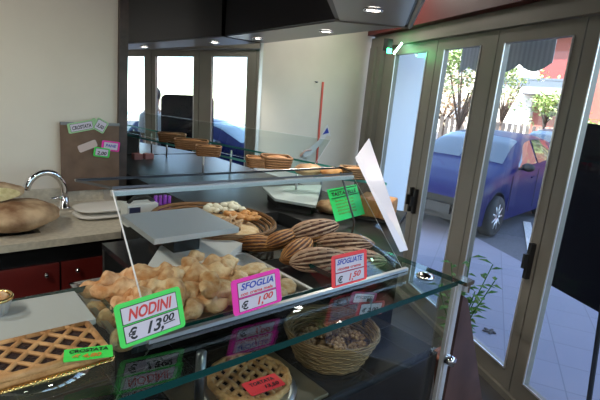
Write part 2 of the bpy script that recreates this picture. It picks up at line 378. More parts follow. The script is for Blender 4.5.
NEONG = mat('neon_green_card', (.06, .72, .10), .5); NEONP = mat('neon_magenta_card', (.85, .02, .42), .5); NEONR = mat('neon_red_card', (.85, .04, .05), .5)
LAV = mat('white_label_paper', (.62, .58, .68), .5); INKR = mat('red_marker', (.62, .05, .05), .6); INKK = mat('black_marker', (.01, .01, .015), .5); INKB = mat('blue_marker', (.03, .06, .42), .5)
MINT = mat('faded_green_card', (.35, .62, .32), .6); PINKW = mat('pale_pink_card', (.62, .50, .46), .6)
def card(name, lab, corners, col, rows, lines=(), group=None, boxes=None, depth=.0015, round_=.008, cat='price tag'):
    """price card; corners bl, br, tl in 3-D; boxes: inner label fields as fractions; rows: (text, size, x, y, ink, shear, sx)"""
    e = empty(name, lab, cat, (0, 0, 0), group=group)
    w_, h_ = frame3(e, *corners)
    r = min(round_, h_*.3); pts = []
    for cx, cy, a0 in ((w_-r, h_-r, 0), (r, h_-r, 90), (r, r, 180), (w_-r, r, 270)):
        for k in range(5): an = math.radians(a0+22.5*k); pts.append((cx+r*math.cos(an), cy+r*math.sin(an)))
    a = MB(); a.prism(pts, -depth, 0); a.build('card', col, e)
    if boxes:
        a = MB()
        for (u0, v0, u1, v1) in boxes: a.box(((u0+u1)/2*w_, (v0+v1)/2*h_, .0004), ((u1-u0)*w_+.003, (v1-v0)*h_+.003, .0006))
        a.build('border', INKK if col is not NEONR and col is not NEONP else mat('dark_red_border', (.25, .0, .06), .5), e)
        for (u0, v0, u1, v1) in boxes:
            a = MB(); a.box(((u0+u1)/2*w_, (v0+v1)/2*h_, .0009), ((u1-u0)*w_, (v1-v0)*h_, .0008)); a.build('label_field', LAV, e)
    for (t, sz, u, v, ink, shr, wf) in rows:
        o = text('lettering', t, sz*h_, ink, e, (u*w_, v*h_, .0018), shr, .03)
        xs = [q.co.x for q in o.data.vertices]; k = wf*w_/(max(xs)-min(xs)); o.data.transform(Matrix.Diagonal((k, 1, 1, 1)))
    for (u0, v0, u1, v1, ink) in lines:
        a = MB(); a.tube([(u0*w_, v0*h_, .0018), (u1*w_, v1*h_, .0018)], .012*h_, 5); a.build('ink_line', ink, e)
    return e
def cw(px, py): return onY(px, py, 2.548)
def cwall(lab, bl, br, tl, col, rows, boxes, y=2.562):
    card('price_tag', lab, (onY(*bl, y), onY(*br, y), onY(*tl, y)), col, rows, boxes=boxes, group='price tags pinned on the brown paper', depth=.001)
cwall('long faded green price tag at the top left of the brown paper', (69, 134), (96, 129), (66, 124), MINT, [('CROSTATA', .5, .14, .3, INKK, .2, .7)], [(.1, .15, .9, .85)])
cwall('green price tag tilted like a diamond at the top of the brown paper', (92, 128), (103, 134), (98, 117), MINT, [('3,50', .4, .2, .3, INKK, .2, .6)], [(.12, .12, .88, .88)], 2.559)
cwall('narrow green price tag behind the diamond one on the brown paper', (85, 129), (97, 121), (83, 125), MINT, [('1,50', .6, .2, .2, INKK, .2, .6)], None, 2.564)
cwall('blank pale pink card in the middle of the brown paper', (80, 153), (98, 146), (75, 147), PINKW, [], None)
cwall('magenta price tag on the right of the brown paper', (101, 150), (119, 152), (101, 140), NEONP, [('PANE', .4, .2, .4, INKB, .2, .6)], [(.12, .15, .88, .85)])
cwall('green price tag overlapping the magenta one on the brown paper', (93, 156), (109, 158), (97, 147), NEONG, [('2,00', .5, .2, .25, INKK, .2, .6)], [(.12, .15, .88, .85)], 2.557)

# ================================================================ DISPLAY COUNTER
cn = empty('display_counter', 'black glass-topped bakery display counter with chrome fittings', 'counter', (.6, .9, 0))
off = Vector((-.6, -.9, 0))
def cpart(name, fill, m, smooth=False, parent=None):
    a = MB(); fill(a); o = a.build(name, m, parent or cn, smooth); o.data.transform(Matrix.Translation(off)); return o
cpart('body', lambda a: (a.box((-.1125, .96, .41), (.975, .48, .82)), a.box((.46, .98, .41), (.17, .52, .82)), a.box((.9275, 1.13, .41), (.765, .82, .82))), BLACK)
cpart('lower_shelf', lambda a: (a.box((-.1125, .955, .83), (.975, .46, .02)), a.box((.46, .98, .83), (.17, .50, .02)), a.box((.92, 1.12, .83), (.75, .78, .02))), BLACKG)
cpart('glass_worktop', lambda a: (a.prism([(-.6, .69), (1.318, .69), (1.318, 1.16), (.985, 1.16), (.985, .865), (.375, .865), (.375, 1.16), (-.6, 1.16)], 1.064, 1.08, 1, 0)), [GTOP, TEAL])
cpart('front_pane', lambda a: a.box((.35, .702, .95), (1.90, .006, .225)), GC)
cpart('side_pane', lambda a: a.box((1.308, .93, .95), (.006, .42, .225)), GC)
def prof(a):
    a.box((1.317, .698, .72), (.022, .022, .70)); a.box((1.300, .698, .72), (.006, .012, .69))
cpart('corner_profile', prof, ALUL)
cpart('corner_knob', lambda a: a.tube([(1.31, .684, .815), (1.31, .660, .815)], [.019, .016], 16), CHROME, True)
cpart('corner_bracket', lambda a: (a.box((1.325, .685, 1.078), (.045, .05, .012)), a.box((1.342, .695, 1.06), (.01, .05, .04))), CHROME)
ph = onz(425, 276, 1.085)
cpart('hinge_cap', lambda a: a.lathe([(.026, 0), (.028, .006), (.02, .013), (.006, .016), (0, .016)], (ph.x, ph.y, 1.08), 20), CHROME, True)
cpart('upper_deck', lambda a: (a.prism([(.385, .93), (1.30, .93), (1.30, 1.62), (.56, 1.62), (.56, 1.28), (.385, 1.28)], 1.00, 1.02),), BLACKG)
cpart('deck_back_panel', lambda a: a.box((.93, 1.605, .91), (.74, .02, .18)), BLACKM)
for x_ in (.52, 1.10): cpart('support_post', lambda a: a.tube([(x_, .86, .84), (x_, .86, 1.0)], .012, 12), STEELD, True)
# sneeze guard
sg = empty('sneeze_guard', 'slanted glass guard with flat glass top over the pastry trays', 'glass guard', (.76, .83, 1.08))
o2 = Vector((-.76, -.83, -1.08))
def spart(name, fill, m, smooth=False):
    a = MB(); fill(a); o = a.build(name, m, sg, smooth); o.data.transform(Matrix.Translation(o2)); return o
SL = [(.378, 1.03, 1.35), (1.148, 1.03, 1.35), (1.205, .83, 1.09), (.385, .83, 1.09)]
spart('front_pane', lambda a: a.hexa(SL, (0, -.004, -.003), 1, 0), [GC, ALUL])
spart('top_pane', lambda a: a.hexa([(.33, 1.125, 1.352), (.378, 1.03, 1.352), (1.148, 1.03, 1.352), (1.20, 1.125, 1.352)], (0, 0, .006), 1, 0), [glass('guard_top_glass', (.93, .97, .96), 1.5, extra=.22), STEELD])
spart('top_rail', lambda a: (a.box((.763, 1.031, 1.343), (.775, .010, .012)), a.tube([(.33, 1.128, 1.355), (1.2, 1.128, 1.355)], .003, 6)), STEEL)
spart('edge_trim', lambda a: a.tube([SL[0], SL[3]], .0018, 6), WHITE); spart('edge_trim', lambda a: a.tube([SL[1], SL[2]], .0010, 6), STEEL)
spart('bottom_rail', lambda a: (a.box((.80, .826, 1.086), (.85, .012, .009))), STEEL)
spart('arm', lambda a: a.tube([(1.165, 1.10, 1.345), (1.29, 1.12, 1.15), (1.29, 1.14, 1.02)], .0035, 8), STEELD, True)
# wing of the counter towards the window
wg = empty('counter_wing', 'dark glass-topped counter wing running back towards the mirror', 'counter', (1.62, 2.0, 0))
o3 = Vector((-1.62, -2.0, 0))
def wpart(name, fill, m, smooth=False):
    a = MB(); fill(a); o = a.build(name, m, wg, smooth); o.data.transform(Matrix.Translation(o3)); return o
poly = [(1.375, .95), (1.93, 1.35), (1.93, 3.30), (1.06, 3.30), (1.06, 1.66), (1.375, 1.66)]
wpart('body', lambda a: a.prism([(1.39, .97), (1.90, 1.36), (1.90, 3.28), (1.08, 3.28), (1.08, 1.68), (1.39, 1.68)], 0, 1.0), BLACKM)
WT = mat('dark_grey_glass_top', (.03, .03, .032), .35, spec=.25)
wpart('top', lambda a: a.prism(poly, 1.00, 1.045), WT)
s0, s1 = Vector((1.60, 1.72, 1.2)), Vector((1.27, 3.30, 1.2)); sd = (s1-s0).normalized(); sn = Vector((sd.y, -sd.x, 0))
wpart('glass_shelf', lambda a: a.prism([tuple((s0).xy), (1.86, 1.44), tuple((s0+sn*.36).xy), tuple((s1+sn*.36).xy), tuple(s1.xy)], 1.188, 1.2, 1, 0), [GTOP, TEALL])
for t, q in [(t, q) for t in (.06, .5, .9) for q in (.03, .26)]: wpart('shelf_post', lambda a: a.tube([tuple(s0.lerp(s1, t)+sn*q+Vector((0, 0, -.155))), tuple(s0.lerp(s1, t)+sn*q+Vector((0, 0, -.012)))], .006, 8), STEEL, True)
wpart('guard_pane', lambda a: a.hexa([s0+Vector((.0, 0, .012)), s1+Vector((0, 0, .012)), s1+Vector((.10, 0, .15)), s0+Vector((.17, .05, .165))], sn*.005, 1, 0), [GC, ALUL])
wpart('rear_panel', lambda a: a.box((1.23, 3.30, 1.13), (.33, .02, .16)), BLACKM)
A, B = onz(369, 138, 1.4), onz(355, 158, 1.345); Cc, Dd = onz(400, 252, 1.05), onz(408, 250, 1.05)
wpart('end_panel', lambda a: a.hexa([A, B, Cc, Dd], (.004, .003, 0)), mat('painted_glass_sheen', (.62, .61, .66), .25, coat=.3))  # glass pane; its bright grazing reflection is painted as an opaque pale colour
# brown gusset panel at the right end of the counter
a = MB(); a.hexa([(1.352, .69, .0), (1.352, .69, 1.02), (1.385, .69, 1.0), (1.66, .69, .5), (1.66, .69, 0)], (0, .03, 0))
tag(a.build('wooden_side_panel', mat('red_brown_wood', (.07, .035, .03), .4, var=.25, scale=10)), 'dark reddish brown panel with sloping edge at the counter right end', 'panel')

# ---------------------------------------------------------------- price cards on the glass
def gcard(lab, bl, br, tl, yb, yt, col, rows, boxes, **k):
    return card('price_tag', lab, (onY(*bl, yb), onY(*br, yb), onY(*tl, yt)), col, rows, boxes=boxes, **k)
gcard('green NODINI price tag leaning on the front glass rail', (121, 350), (186, 326), (107, 308), .812, .832, NEONG,
      [('NODINI', .36, .16, .58, INKR, .35, .68), ('€', .34, .13, .15, INKK, .1, .14), ('13,', .36, .36, .16, INKK, .4, .26), ('00', .22, .64, .28, INKK, .3, .19)],
      [(.09, .52, .91, .88), (.09, .10, .91, .46)], lines=((.66, .24, .84, .26, INKK),))
gcard('magenta SFOGLIA price tag leaning on the front glass rail', (234, 317), (282, 301), (221, 284), .812, .828, NEONP,
      [('SFOGLIA', .25, .16, .67, INKB, .3, .68), ('con crema mela', .13, .15, .51, INKR, .2, .66), ('€', .3, .15, .12, INKK, .1, .15), ('1,', .3, .44, .14, INKR, .3, .12), ('00', .24, .58, .22, INKR, .3, .22)],
      [(.12, .48, .88, .88), (.12, .08, .88, .42)])
gcard('red SFOGLIATE price tag leaning on the front glass rail', (332, 289), (367, 279), (320, 259), .815, .83, NEONR,
      [('SFOGLIATE', .22, .13, .69, INKB, .3, .73), ('ricotta crema', .13, .14, .51, INKR, .2, .66), ('€', .28, .14, .12, INKK, .1, .15), ('1,', .3, .42, .13, INKR, .3, .12), ('50', .24, .56, .2, INKR, .3, .24)],
      [(.10, .46, .90, .88), (.10, .08, .90, .42)])
GN = mat('bright_green_paper', (.03, .80, .18), .5)
p1, p2, p3 = onz(336, 222, 1.075), onz(365, 214, 1.075), None
p3 = onY(325, 190, p1.y+.06)
card('price_sign', 'large bright green TASTARELLE sheet standing on the counter wing', (p1, p2, p3), GN,
     [('TASTARELLE', .17, .08, .76, INKK, .1, .82)]+[(t, .09, .12, .58-.1*i, mat('olive_ink', (.15, .35, .05), .6), .2, .62) for i, t in enumerate(['farina burro', 'zucchero', 'mandorle uova', 'limone', 'vaniglia'])],
     lines=((.06, .70, .96, .72, INKK), (.06, .94, .96, .96, INKK)), round_=.004)
zc = 1.118
card('price_tag', 'small green CROSTATA tag lying on the rectangular jam tart', (onz(63, 362, zc), onz(113, 356, zc), onz(62, 350, zc+.004)), NEONG,
     [('CROSTATA', .36, .10, .56, INKK, .1, .8), ('€ 4,80', .42, .16, .10, mat('orange_marker', (.6, .22, .03), .6), .25, .6)], boxes=None, round_=.003)
zt = .905
card('price_tag', 'small red TORTATA tag lying on the round lattice pie', (onz(252, 396, zt), onz(286, 384, zt), onz(241, 384, zt)), NEONR,
     [('TORTATA', .34, .14, .54, INKK, .1, .7), ('13,50', .34, .42, .14, INKK, .25, .42)], boxes=None, round_=.005)
gcard('small magenta tag hanging behind the glass above the round basket', (349, 304), (374, 305), (347, 291), .86, .86, mat('dark_magenta_card', (.30, .05, .16), .5), [('BISCOTTI', .3, .16, .5, INKK, .2, .66)], [(.12, .15, .88, .85)])
gcard('small dark red tag behind the glass just right of the magenta one', (355, 317), (382, 314), (354, 303), .85, .85, mat('dark_red_card', (.32, .04, .05), .5), [('€ 2,00', .4, .16, .3, INKK, .2, .6)], [(.12, .15, .88, .85)])

# ---------------------------------------------------------------- left part of the worktop
pb = [onz(-8, 306, 1.086), onz(74, 294, 1.086), onz(98, 326, 1.086), onz(-8, 352, 1.086)]
a = MB(); a.prism([(.10, 1.125), (.10, .955), (.318, .955), (.322, 1.115)], 1.0805, 1.092)
tag(bevel(a.build('white_board', PAPER), .002), 'pale grey flat cutting board lying behind the rectangular tart', 'board')
gc = onz(2, 312, 1.095)
e = empty('gold_baking_cup', 'gold foil baking cup standing at the left edge of the pale board', 'cup', (gc.x-.01, gc.y+.005, 1.0925))
a = MB(); n = 40
vs = []
for r, z in ((.022, 0), (.030, .035), (.028, .035), (.020, .003)):
    for k in range(n): q = r*(1+.05*(1 if k % 2 else -1)); vs.append((q*math.cos(2*PI*k/n), q*math.sin(2*PI*k/n), z))
a.add(vs, [(i*n+k, i*n+(k+1) % n, (i+1)*n+(k+1) % n, (i+1)*n+k) for i in range(3) for k in range(n)]+[tuple(range(n-1, -1, -1)), tuple(3*n+k for k in range(n))])
a.build('foil_cup', mat('silver_grey_foil', (.55, .58, .60), .3, metal=.8), e)
a = MB(); a.ring((0, 0, .036), .030, .004, 40, 6, wob=.002, nw=20); a.build('gold_rim', GOLD, e, True)
a = MB(); a.sphere((0, 0, .034), (.025, .025, .012), 16, 8); a.build('filling', DOUGH, e, True)
# rectangular tart
tx0, tx1, ty0, ty1 = -.06, .292, .792, .918
e = empty('rectangular_jam_tart', 'rectangular lattice jam tart on a gold-edged tray on the glass worktop', 'tart', ((tx0+tx1)/2, (ty0+ty1)/2, 1.0885))
W_, D_ = tx1-tx0, ty1-ty0
a = MB(); a.box((0, 0, .0015), (W_+.006, D_+.010, .003)); 
for sx, L, yy in ((0, W_, -D_/2-.004), (0, W_, D_/2+.004)):
    n = int(W_/.008)
    for k in range(n): a.sphere((-W_/2+(k+.5)*W_/n, yy, .004), (.005, .005, .003), 8, 5)
n = int(D_/.008)
for k in range(n):
    for xx in (-W_/2-.003, W_/2+.003): a.sphere((xx, -D_/2+(k+.5)*D_/n, .004), (.004, .005, .003), 8, 5)
a.build('gold_tray', GOLD, e, True)
a = MB(); a.box((0, 0, .011), (W_-.004, D_-.004, .016)); bevel(a.build('base', CRUST, e), .004)
a = MB(); a.box((0, 0, .020), (W_-.02, D_-.02, .004)); a.build('jam', JAM, e)
a = MB()
hw, hd2 = W_/2-.006, D_/2-.006
for y in (-hd2, hd2): a.tube([(-hw, y, .020), (hw, y, .020)], .007, 8)
for x in (-hw, hw): a.tube([(x, -hd2, .020), (x, hd2, .020)], .007, 8)
def clipdiag(c, s):
    P = []
    for t in [i/60 for i in range(61)]:
        y = -hd2+2*hd2*t; x = c+s*y
        if -hw <= x <= hw: P.append((x, y, .0235))
    return P
for k in range(-6, 7):
    for s in (.9, -.9):
        P = clipdiag(k*.043+.01, s)
        if len(P) > 3: a.tube(P[::2]+[P[-1]], .0052, 6, squash=.7)
a.build('lattice', CRUST, e, True)
pc = onz(50, 368, 1.082)
e = empty('glass_cake_plate', 'round clear glass plate under the rectangular jam tart', 'plate', (.185, .868, 1.0802))
a = MB(); a.lathe([(.0, .0), (.05, .0), (.105, .005), (.108, .0075), (.05, .004), (0, .004)], seg=48); o = a.build('plate', glass('plate_glass', (.85, .88, .88), 1.5, extra=.10), e, True)

# ---------------------------------------------------------------- nodini tray
tr = empty('steel_pastry_tray', 'stainless steel tray holding the sugared nodini pastries', 'tray', (.635, 1.09, 1.0215))
TW, TD = .60, .34
def traymesh(a, w_, d_, h_, t=.003, lip=.012):
    a.box((0, 0, t/2), (w_, d_, t))
    for s in (-1, 1):
        a.box((s*w_/2, 0, h_/2), (t, d_, h_)); a.box((0, s*d_/2, h_/2), (w_, t, h_))
        a.box((s*(w_/2+lip/2), 0, h_), (lip, d_+2*lip, t)); a.box((0, s*(d_/2+lip/2), h_), (w_+2*lip, lip, t))
a = MB(); traymesh(a, .54, .335, .024); a.build('tray_pan', STEEL, tr)
def nodino(seed):
    rnd = random.Random(seed); a = MB()
    n = 26; P = []; rr = []
    L = .074; tw = rnd.uniform(.8, 1.3)
    for i in range(n):
        t = i/(n-1); u = (t-.5)*2
        P.append((u*L, .010*math.sin(u*4*tw), .004*math.cos(u*5)))
        rr.append(max(.003, .0175*math.sqrt(max(0, 1-abs(u)**3.2))*(1+.20*math.cos(u*8*tw+rnd.random()*.5))))
    a.tube(P, rr, 16)
    vs = []
    for v in a.v:
        V = Vector(v); ns = noise.noise(V*38+Vector((seed*3.1, 0, 0)))*.0045+noise.noise(V*90)*.0015
        tws = math.atan2(V.z, V.y)+V.x*60
        c = Vector((0, V.y, V.z)); c = c.normalized() if c.length > 1e-6 else Vector((0, 0, 1))
        vs.append(tuple(V+c*(ns+.0032*math.sin(2*tws))))
    a.v = vs; return a
protos = []
for s in range(5):
    o = nodino(s).build('nodino_pastry', DOUGH, None, True); protos.append(o)
used = set(); cnt = 0
rnd = random.Random(3)
spots = []
for layer, z in ((0, .026), (1, .050), (2, .066)):
    nx = 5 if layer == 0 else (5 if layer == 1 else 3); ny = 3 if layer < 2 else 2
    for j in range(ny):
        for i in range(nx):
            x = .375+(i+.5)*(.37/nx)+rnd.uniform(-.012, .012)+(.012*layer)
            y = .945+(j+.5)*(.24/ny)+rnd.uniform(-.012, .012)+.02*(layer > 0)
            if layer == 2: x = .44+i*.10+rnd.uniform(-.01, .01); y = 1.02+j*.06
            spots.append((x, y, 1.0215+z))
NL = ['sugared golden knotted pastry heaped in the steel tray behind the green price tag']
for i, (x, y, z) in enumerate(spots):
    k = i % 5
    if k in used: o = protos[k].copy(); C.objects.link(o)
    else: o = protos[k]; used.add(k)
    o.location = (x, y, z); o.rotation_euler = (rnd.uniform(-.3, .3), rnd.uniform(-.2, .2), rnd.uniform(-.5, 1.1)); s = rnd.uniform(1.05, 1.3); o.scale = (s, s, s)
    tag(o, NL[0], 'pastry', 'sugared nodini heaped in the steel tray')
# flat pastries in the right of the tray (sfoglia)
def flatbun(seed):
    a = MB()
    def fn(d): return 1+.10*noise.noise(d*2+Vector((seed, 0, 0)))+.05*noise.noise(d*6)
    a.sphere((0, 0, .012), (.055, .033, .013), 22, 10, fn); return a
fb = [flatbun(s).build('flat_pastry', BUN, None, True) for s in range(3)]
fs = [(.80, 1.02, .0, .5), (.86, 1.06, .0, .3), (.80, 1.09, .006, .6), (.85, 1.13, .0, .2), (.79, 1.16, .0, .4), (.84, 1.03, .024, .7), (.83, 1.10, .022, .3), (.87, .99, .0, .9), (.81, .965, 0, .4)]
for i, (x, y, z, r) in enumerate(fs):
    o = fb[i] if i < 3 else fb[i % 3].copy()
    if i >= 3: C.objects.link(o)
    o.location = (x, y, 1.026+z); o.rotation_euler = (0, 0, r)
    tag(o, 'flat pale folded pastry in the right end of the tray behind the magenta tag', 'pastry', 'flat pastries at the right end of the steel tray')
# ---------------------------------------------------------------- shell pastries (sfogliate)
def sfogliata(seed, L=.085, r=.034, depth=.12):
    a = MB(); n = 44; seg = 108; P = []; rr = []
    for i in range(n):
        t = i/(n-1); u = t*2-1
        P.append((u*L, .014*u*u, .008*(1-u*u)))
        rr.append(max(.004, r*(max(0, 1-abs(u)**2.3))**.6*(1-.22*u)))
    a.tube(P, rr, seg, squash=.78)
    nv = []
    for k, v in enumerate(a.v):
        i, q = divmod(k, seg); c = Vector(P[min(i, n-1)]); t = i/(n-1)
        ph = q/seg*2*PI*14+t*5.5+.8*noise.noise(Vector(v)*30+Vector((seed, 0, 0)))
        nv.append(tuple(c+(Vector(v)-c)*(1+depth*math.sin(ph))))
    a.v = nv
    for k in range((n-1)*seg):
        i, q = divmod(k, seg); ph = q/seg*2*PI*14+(i/(n-1))*5.5
        a.mi[k] = 1 if math.sin(ph+.26) < -.1 else 0
    return a
SFOA = mat('pale_layered_pastry', (.40, .21, .12), .65, scale=30, col2=(.60, .40, .28)); SFOD = mat('browned_layer_edge', (.09, .03, .015), .7)
sp = sfogliata(1).build('shell_pastry', [SFOA, SFOD], None, True)
sb = sfogliata(4, .082, .031, .05).build('browned_shell_pastry', [SFOGB, SFOD], None, True)
S = [(262, 246, 0.03, -.1, 0, 'brown shell pastry at the left end of the pile beside the flat basket'),
     (305, 258, .03, .35, 0, 'brown shell pastry lying low in the middle of the pile'),
     (300, 250, .05, .8, 0, 'dark brown shell pastry half hidden in the middle of the pile'),
     (316, 232, .075, .25, 1, 'ridged sugared shell pastry topmost in the pile'),
     (344, 246, .05, -.35, 1, 'ridged brown shell pastry at the right shoulder of the pile'),
     (322, 262, .04, .2, 1, 'large ridged shell pastry behind the red price tag'),
     (358, 262, .022, -.1, 1, 'flat ridged shell pastry at the right foot of the pile'),
     (285, 240, .05, .5, 0, 'golden shell pastry leaning at the upper left of the pile'),
     (312, 240, .05, .1, 0, 'brown shell pastry directly under the topmost one')]
f0 = {0: True, 1: True}
for (px, py, dz, rz, kind, lab) in S:
    p = onz(px, py, 1.025+dz); src = sp if kind else sb
    if f0[kind]: o = src; f0[kind] = False
    else: o = src.copy(); C.objects.link(o)
    o.location = p; o.rotation_euler = (0, -.15 if dz > .04 else 0, rz-.45); sc = 1.12+(.16 if kind else 0); o.scale = (sc, sc, sc)
    tag(o, lab, 'pastry', 'shell pastries piled on the black deck')
a = MB(); a.box((1.10, 1.06, 1.0245), (.34, .30, .005)); tag(a.build('black_tray', mat('black_tray_plastic', (.015, .015, .016), .3)), 'thin black tray under the pile of shell pastries', 'tray')
# ---------------------------------------------------------------- scale
sc = empty('shop_scale', 'white shop scale with a square stainless weighing plate', 'scale', (.685, 1.37, 1.0215))
a = MB(); a.prism([(-.115, -.140), (.175, -.140), (.175, .135), (-.105, .135)], .113, .130); bevel(a.build('weighing_plate', mat('satin_steel', (.60, .62, .66), .4, metal=.6), sc), .004)
a = MB(); a.box((.03, -.02, .065), (.09, .09, .10)); a.build('plate_support', BLACKM, sc)
_q = [onz(*q, 1.07)-Vector((.685, 1.37, 0)) for q in [(138, 280), (226, 256), (243, 243), (205, 232), (160, 246)]]
a = MB(); a.prism([tuple(q.xy) for q in _q], .0, .048); bevel(a.build('scale_body', WHITE, sc), .01, 3)
# box and purple roll behind the scale
e = empty('white_carton', 'small white carton with dark label behind the scale plate', 'box', onz(142, 212, 1.05)+Vector((0, 0, -.05)), 0)
e.location = (.795, 1.86, 1.0)
a = MB(); a.box((0, 0, .045), (.13, .07, .09)); a.build('carton', WHITE, e)
a = MB(); a.box((-.035, -.037, .055), (.045, .003, .05)); a.build('dark_label', mat('navy_label', (.03, .035, .09), .5), e)
a = MB(); a.tube([(-.05, 0, .09), (-.02, 0, .115), (.03, 0, .112), (.06, 0, .09)], .008, 8); a.build('black_strap', BLACKM, e, True)
a = MB(); a.box((0, 0, .04), (.30, .2, .08)); o = a.build('back_shelf_block', BLACKM); o.location = (.9, 1.84, .92); tag(o, 'low black shelf behind the scale carrying the white carton', 'shelf')
a = MB()
n = 14
for k in range(7): a.tube([(-.03+k*.01, (.008 if k % 2 else -.008), 0), (-.032+k*.0105, (.01 if k % 2 else -.01), .105)], [.010, .008], 8)
o = a.build('purple_bag', mat('purple_plastic', (.22, .03, .42), .35), None, True); o.location = (1.0, 1.84, 1.0); tag(o, 'crinkled purple bag standing right of the white carton', 'bag')
o.location = (.90, 1.88, 1.0)
# ---------------------------------------------------------------- baskets
def basket(name, lab, loc, r, h, sx=1, sy=1, m=None, group=None, flare=1.25, rz=0, bottom=.85):
    m = m or WICK
    e = empty(name, lab, 'basket', loc, rz, group)
    a = MB(); n = max(5, int(h/.008))
    a.lathe([(0, .001), (r*bottom, .001), (r*bottom, .006), (0, .006)], seg=32, sx=sx, sy=sy)
    for k in range(n):
        t = k/(n-1); rr = r*(bottom+(flare-bottom)*t)
        a.ring((0, 0, .005+h*t), rr, h/n*.62, 48, 6, sx, sy, .0022, 12, PI*(k % 2))
    a.build('weave', m, e, True)
    a = MB(); a.ring((0, 0, h+.004), r*flare, .006, 48, 8, sx, sy, .0012, 24); a.ring((0, 0, h+.010), r*flare, .004, 48, 6, sx, sy, .0016, 20, 2)
    a.build('rim', m, e, True)
    return e
# round basket on the lower shelf
bc = Vector((.965, .885, 0)); 
bk = basket('wicker_basket', 'round pale wicker basket of chocolate biscuits on the lower shelf', (.965, .875, .8405), .118, .085, m=WICKL, flare=1.16)
def choc():
    a = MB()
    for ring_r, z, n in ((.021, 0, 9), (.010, .004, 5)):
        for k in range(n): an = 2*PI*k/n; a.sphere((ring_r*math.cos(an), ring_r*math.sin(an), z), (.0085, .006, .006), 8, 6, rz=an+.8)
    return a
c0 = choc().build('spiral_biscuit', CHOC, None, True)
rnd = random.Random(11); first = True
for layer, (z, n, rr) in enumerate(((.018, 7, .068), (.018, 1, 0), (.040, 8, .075), (.040, 2, .02), (.062, 8, .078), (.064, 3, .03))):
    for k in range(n):
        an = 2*PI*(k+.5*(layer % 3))/n
        if first: o = c0; first = False
        else: o = c0.copy(); C.objects.link(o)
        o.location = (.965+rr*math.cos(an), .868+rr*math.sin(an), .8405+z); o.rotation_euler = (rnd.uniform(-.5, .3), rnd.uniform(-.3, .3), rnd.uniform(0, 6))
        tag(o, 'dark ring-shaped chocolate biscuit in the round basket', 'biscuit', 'chocolate ring biscuits in the round basket')
# clear plastic film over it
a = MB(); n = 40
def filmfn(d): return 1+.07*noise.noise(d*4)+.04*noise.noise(d*9)
a.sphere((-.02, .05, 0), (.08, .045, .05), 32, 14, filmfn)
vv = [(v[0], v[1], max(v[2], .0)) for v in a.v]; a.v = vv
o = a.build('clear_plastic_bag', glass('clear_film', (.95, .96, .94), 1.04, rough=.2), None, True); o.location = (.965, .868, .925); tag(o, 'crumpled clear plastic bag around the biscuits in the round basket', 'bag')
# round lattice pie on the lower shelf
pp = onz(256, 382, .89)
e = empty('round_lattice_pie', 'round lattice pie on the lower shelf left of the wicker basket', 'pie', (.665, .862, .8535))
RP = .105
a = MB(); a.lathe([(RP+.015, 0), (RP+.018, .004), (RP, .003), (0, .003)], seg=40); a.build('foil_plate', STEEL, e, True)
a = MB(); a.lathe([(0, .003), (RP-.012, .003), (RP, .022), (RP-.004, .028), (RP-.014, .024), (0, .024)], seg=40); a.build('base', CRUST, e, True)
a = MB(); a.ring((0, 0, .028), RP-.006, .009, 48, 8, wob=.002, nw=16); 
for k in range(-3, 4):
    L = math.sqrt((RP-.01)**2-(k*.027)**2)
    for an in (.5, .5+1.15):
        P = []
        for i in range(13):
            u = -L+2*L*i/12; P.append((u*math.cos(an)-k*.027*math.sin(an), u*math.sin(an)+k*.027*math.cos(an), .030+.002*math.cos(i)))
        a.tube(P, .0075, 6, squash=.6)
a.build('lattice', CRUST, e, True)
a = MB(); a.lathe([(0, .024), (RP-.014, .024), (RP-.014, .0262), (0, .0262)], seg=36); a.build('jam', JAM, e)
a = MB(); a.box((.655, .862, .8465), (.34, .26, .0115)); tag(bevel(a.build('pie_board', mat('dark_tray_board', (.10, .08, .05), .35)), .003), 'dark tray under the round lattice pie', 'tray')
# large flat wicker basket on the deck with sweets and sticks
fbx = (1.0, 1.52, 1.046)
big = basket('flat_wicker_basket', 'large shallow wicker basket of mixed biscuits behind the scale', (1.03, 1.47, 1.0215), .190, .055, sx=1.0, sy=1.15, m=WICK, flare=1.15, rz=.3)
a = MB(); a.sphere((0, 0, 0), (.165, .19, .022), 24, 8); o = a.build('biscuit_bed', BUN, None, True); o.location = (1.04, 1.47, 1.048); tag(o, 'loose biscuit crumbs filling the bottom of the flat basket', 'biscuits', kind='stuff')
CREAMB = mat('white_sugar_sweet', (.72, .68, .55), .7, bump=.4); ORB = mat('orange_biscuit', (.50, .20, .06), .65, bump=.4, scale=40, col2=(.75, .42, .16))
def many(name, base, spots, lab, cat, grp):
    f = True
    for (x, y, z, rx, ry, rz, s) in spots:
        if f: o = base; f = False
        else: o = base.copy(); C.objects.link(o)
        o.location = (x, y, z); o.rotation_euler = (rx, ry, rz); o.scale = (s, s, s); tag(o, lab, cat, grp)
rnd = random.Random(5)
a = MB(); a.sphere((0, 0, 0), (.014, .012, .010), 10, 7, lambda d: 1+.2*noise.noise(d*2.5)); b = a.build('white_sweet', CREAMB, None, True)
many('white_sweet', b, [(1.06+.16*rnd.random(), 1.53+.10*rnd.random(), 1.078+.02*rnd.random(), 0, 0, rnd.random()*3, 1+.3*rnd.random()) for _ in range(34)], 'small white sugared sweet at the back of the flat basket', 'sweet', 'white sweets in the flat basket')
a = MB(); a.sphere((0, 0, 0), (.020, .014, .008), 10, 7, lambda d: 1+.2*noise.noise(d*2.5)); b = a.build('orange_biscuit', ORB, None, True)
many('orange_biscuit', b, [(1.08+.13*rnd.random(), 1.40+.10*rnd.random(), 1.078+.016*rnd.random(), rnd.uniform(-.4, .4), rnd.uniform(-.4, .4), rnd.random()*3, 1+.2*rnd.random()) for _ in range(26)], 'small orange brown biscuit in the middle of the flat basket', 'biscuit', 'orange biscuits in the flat basket')
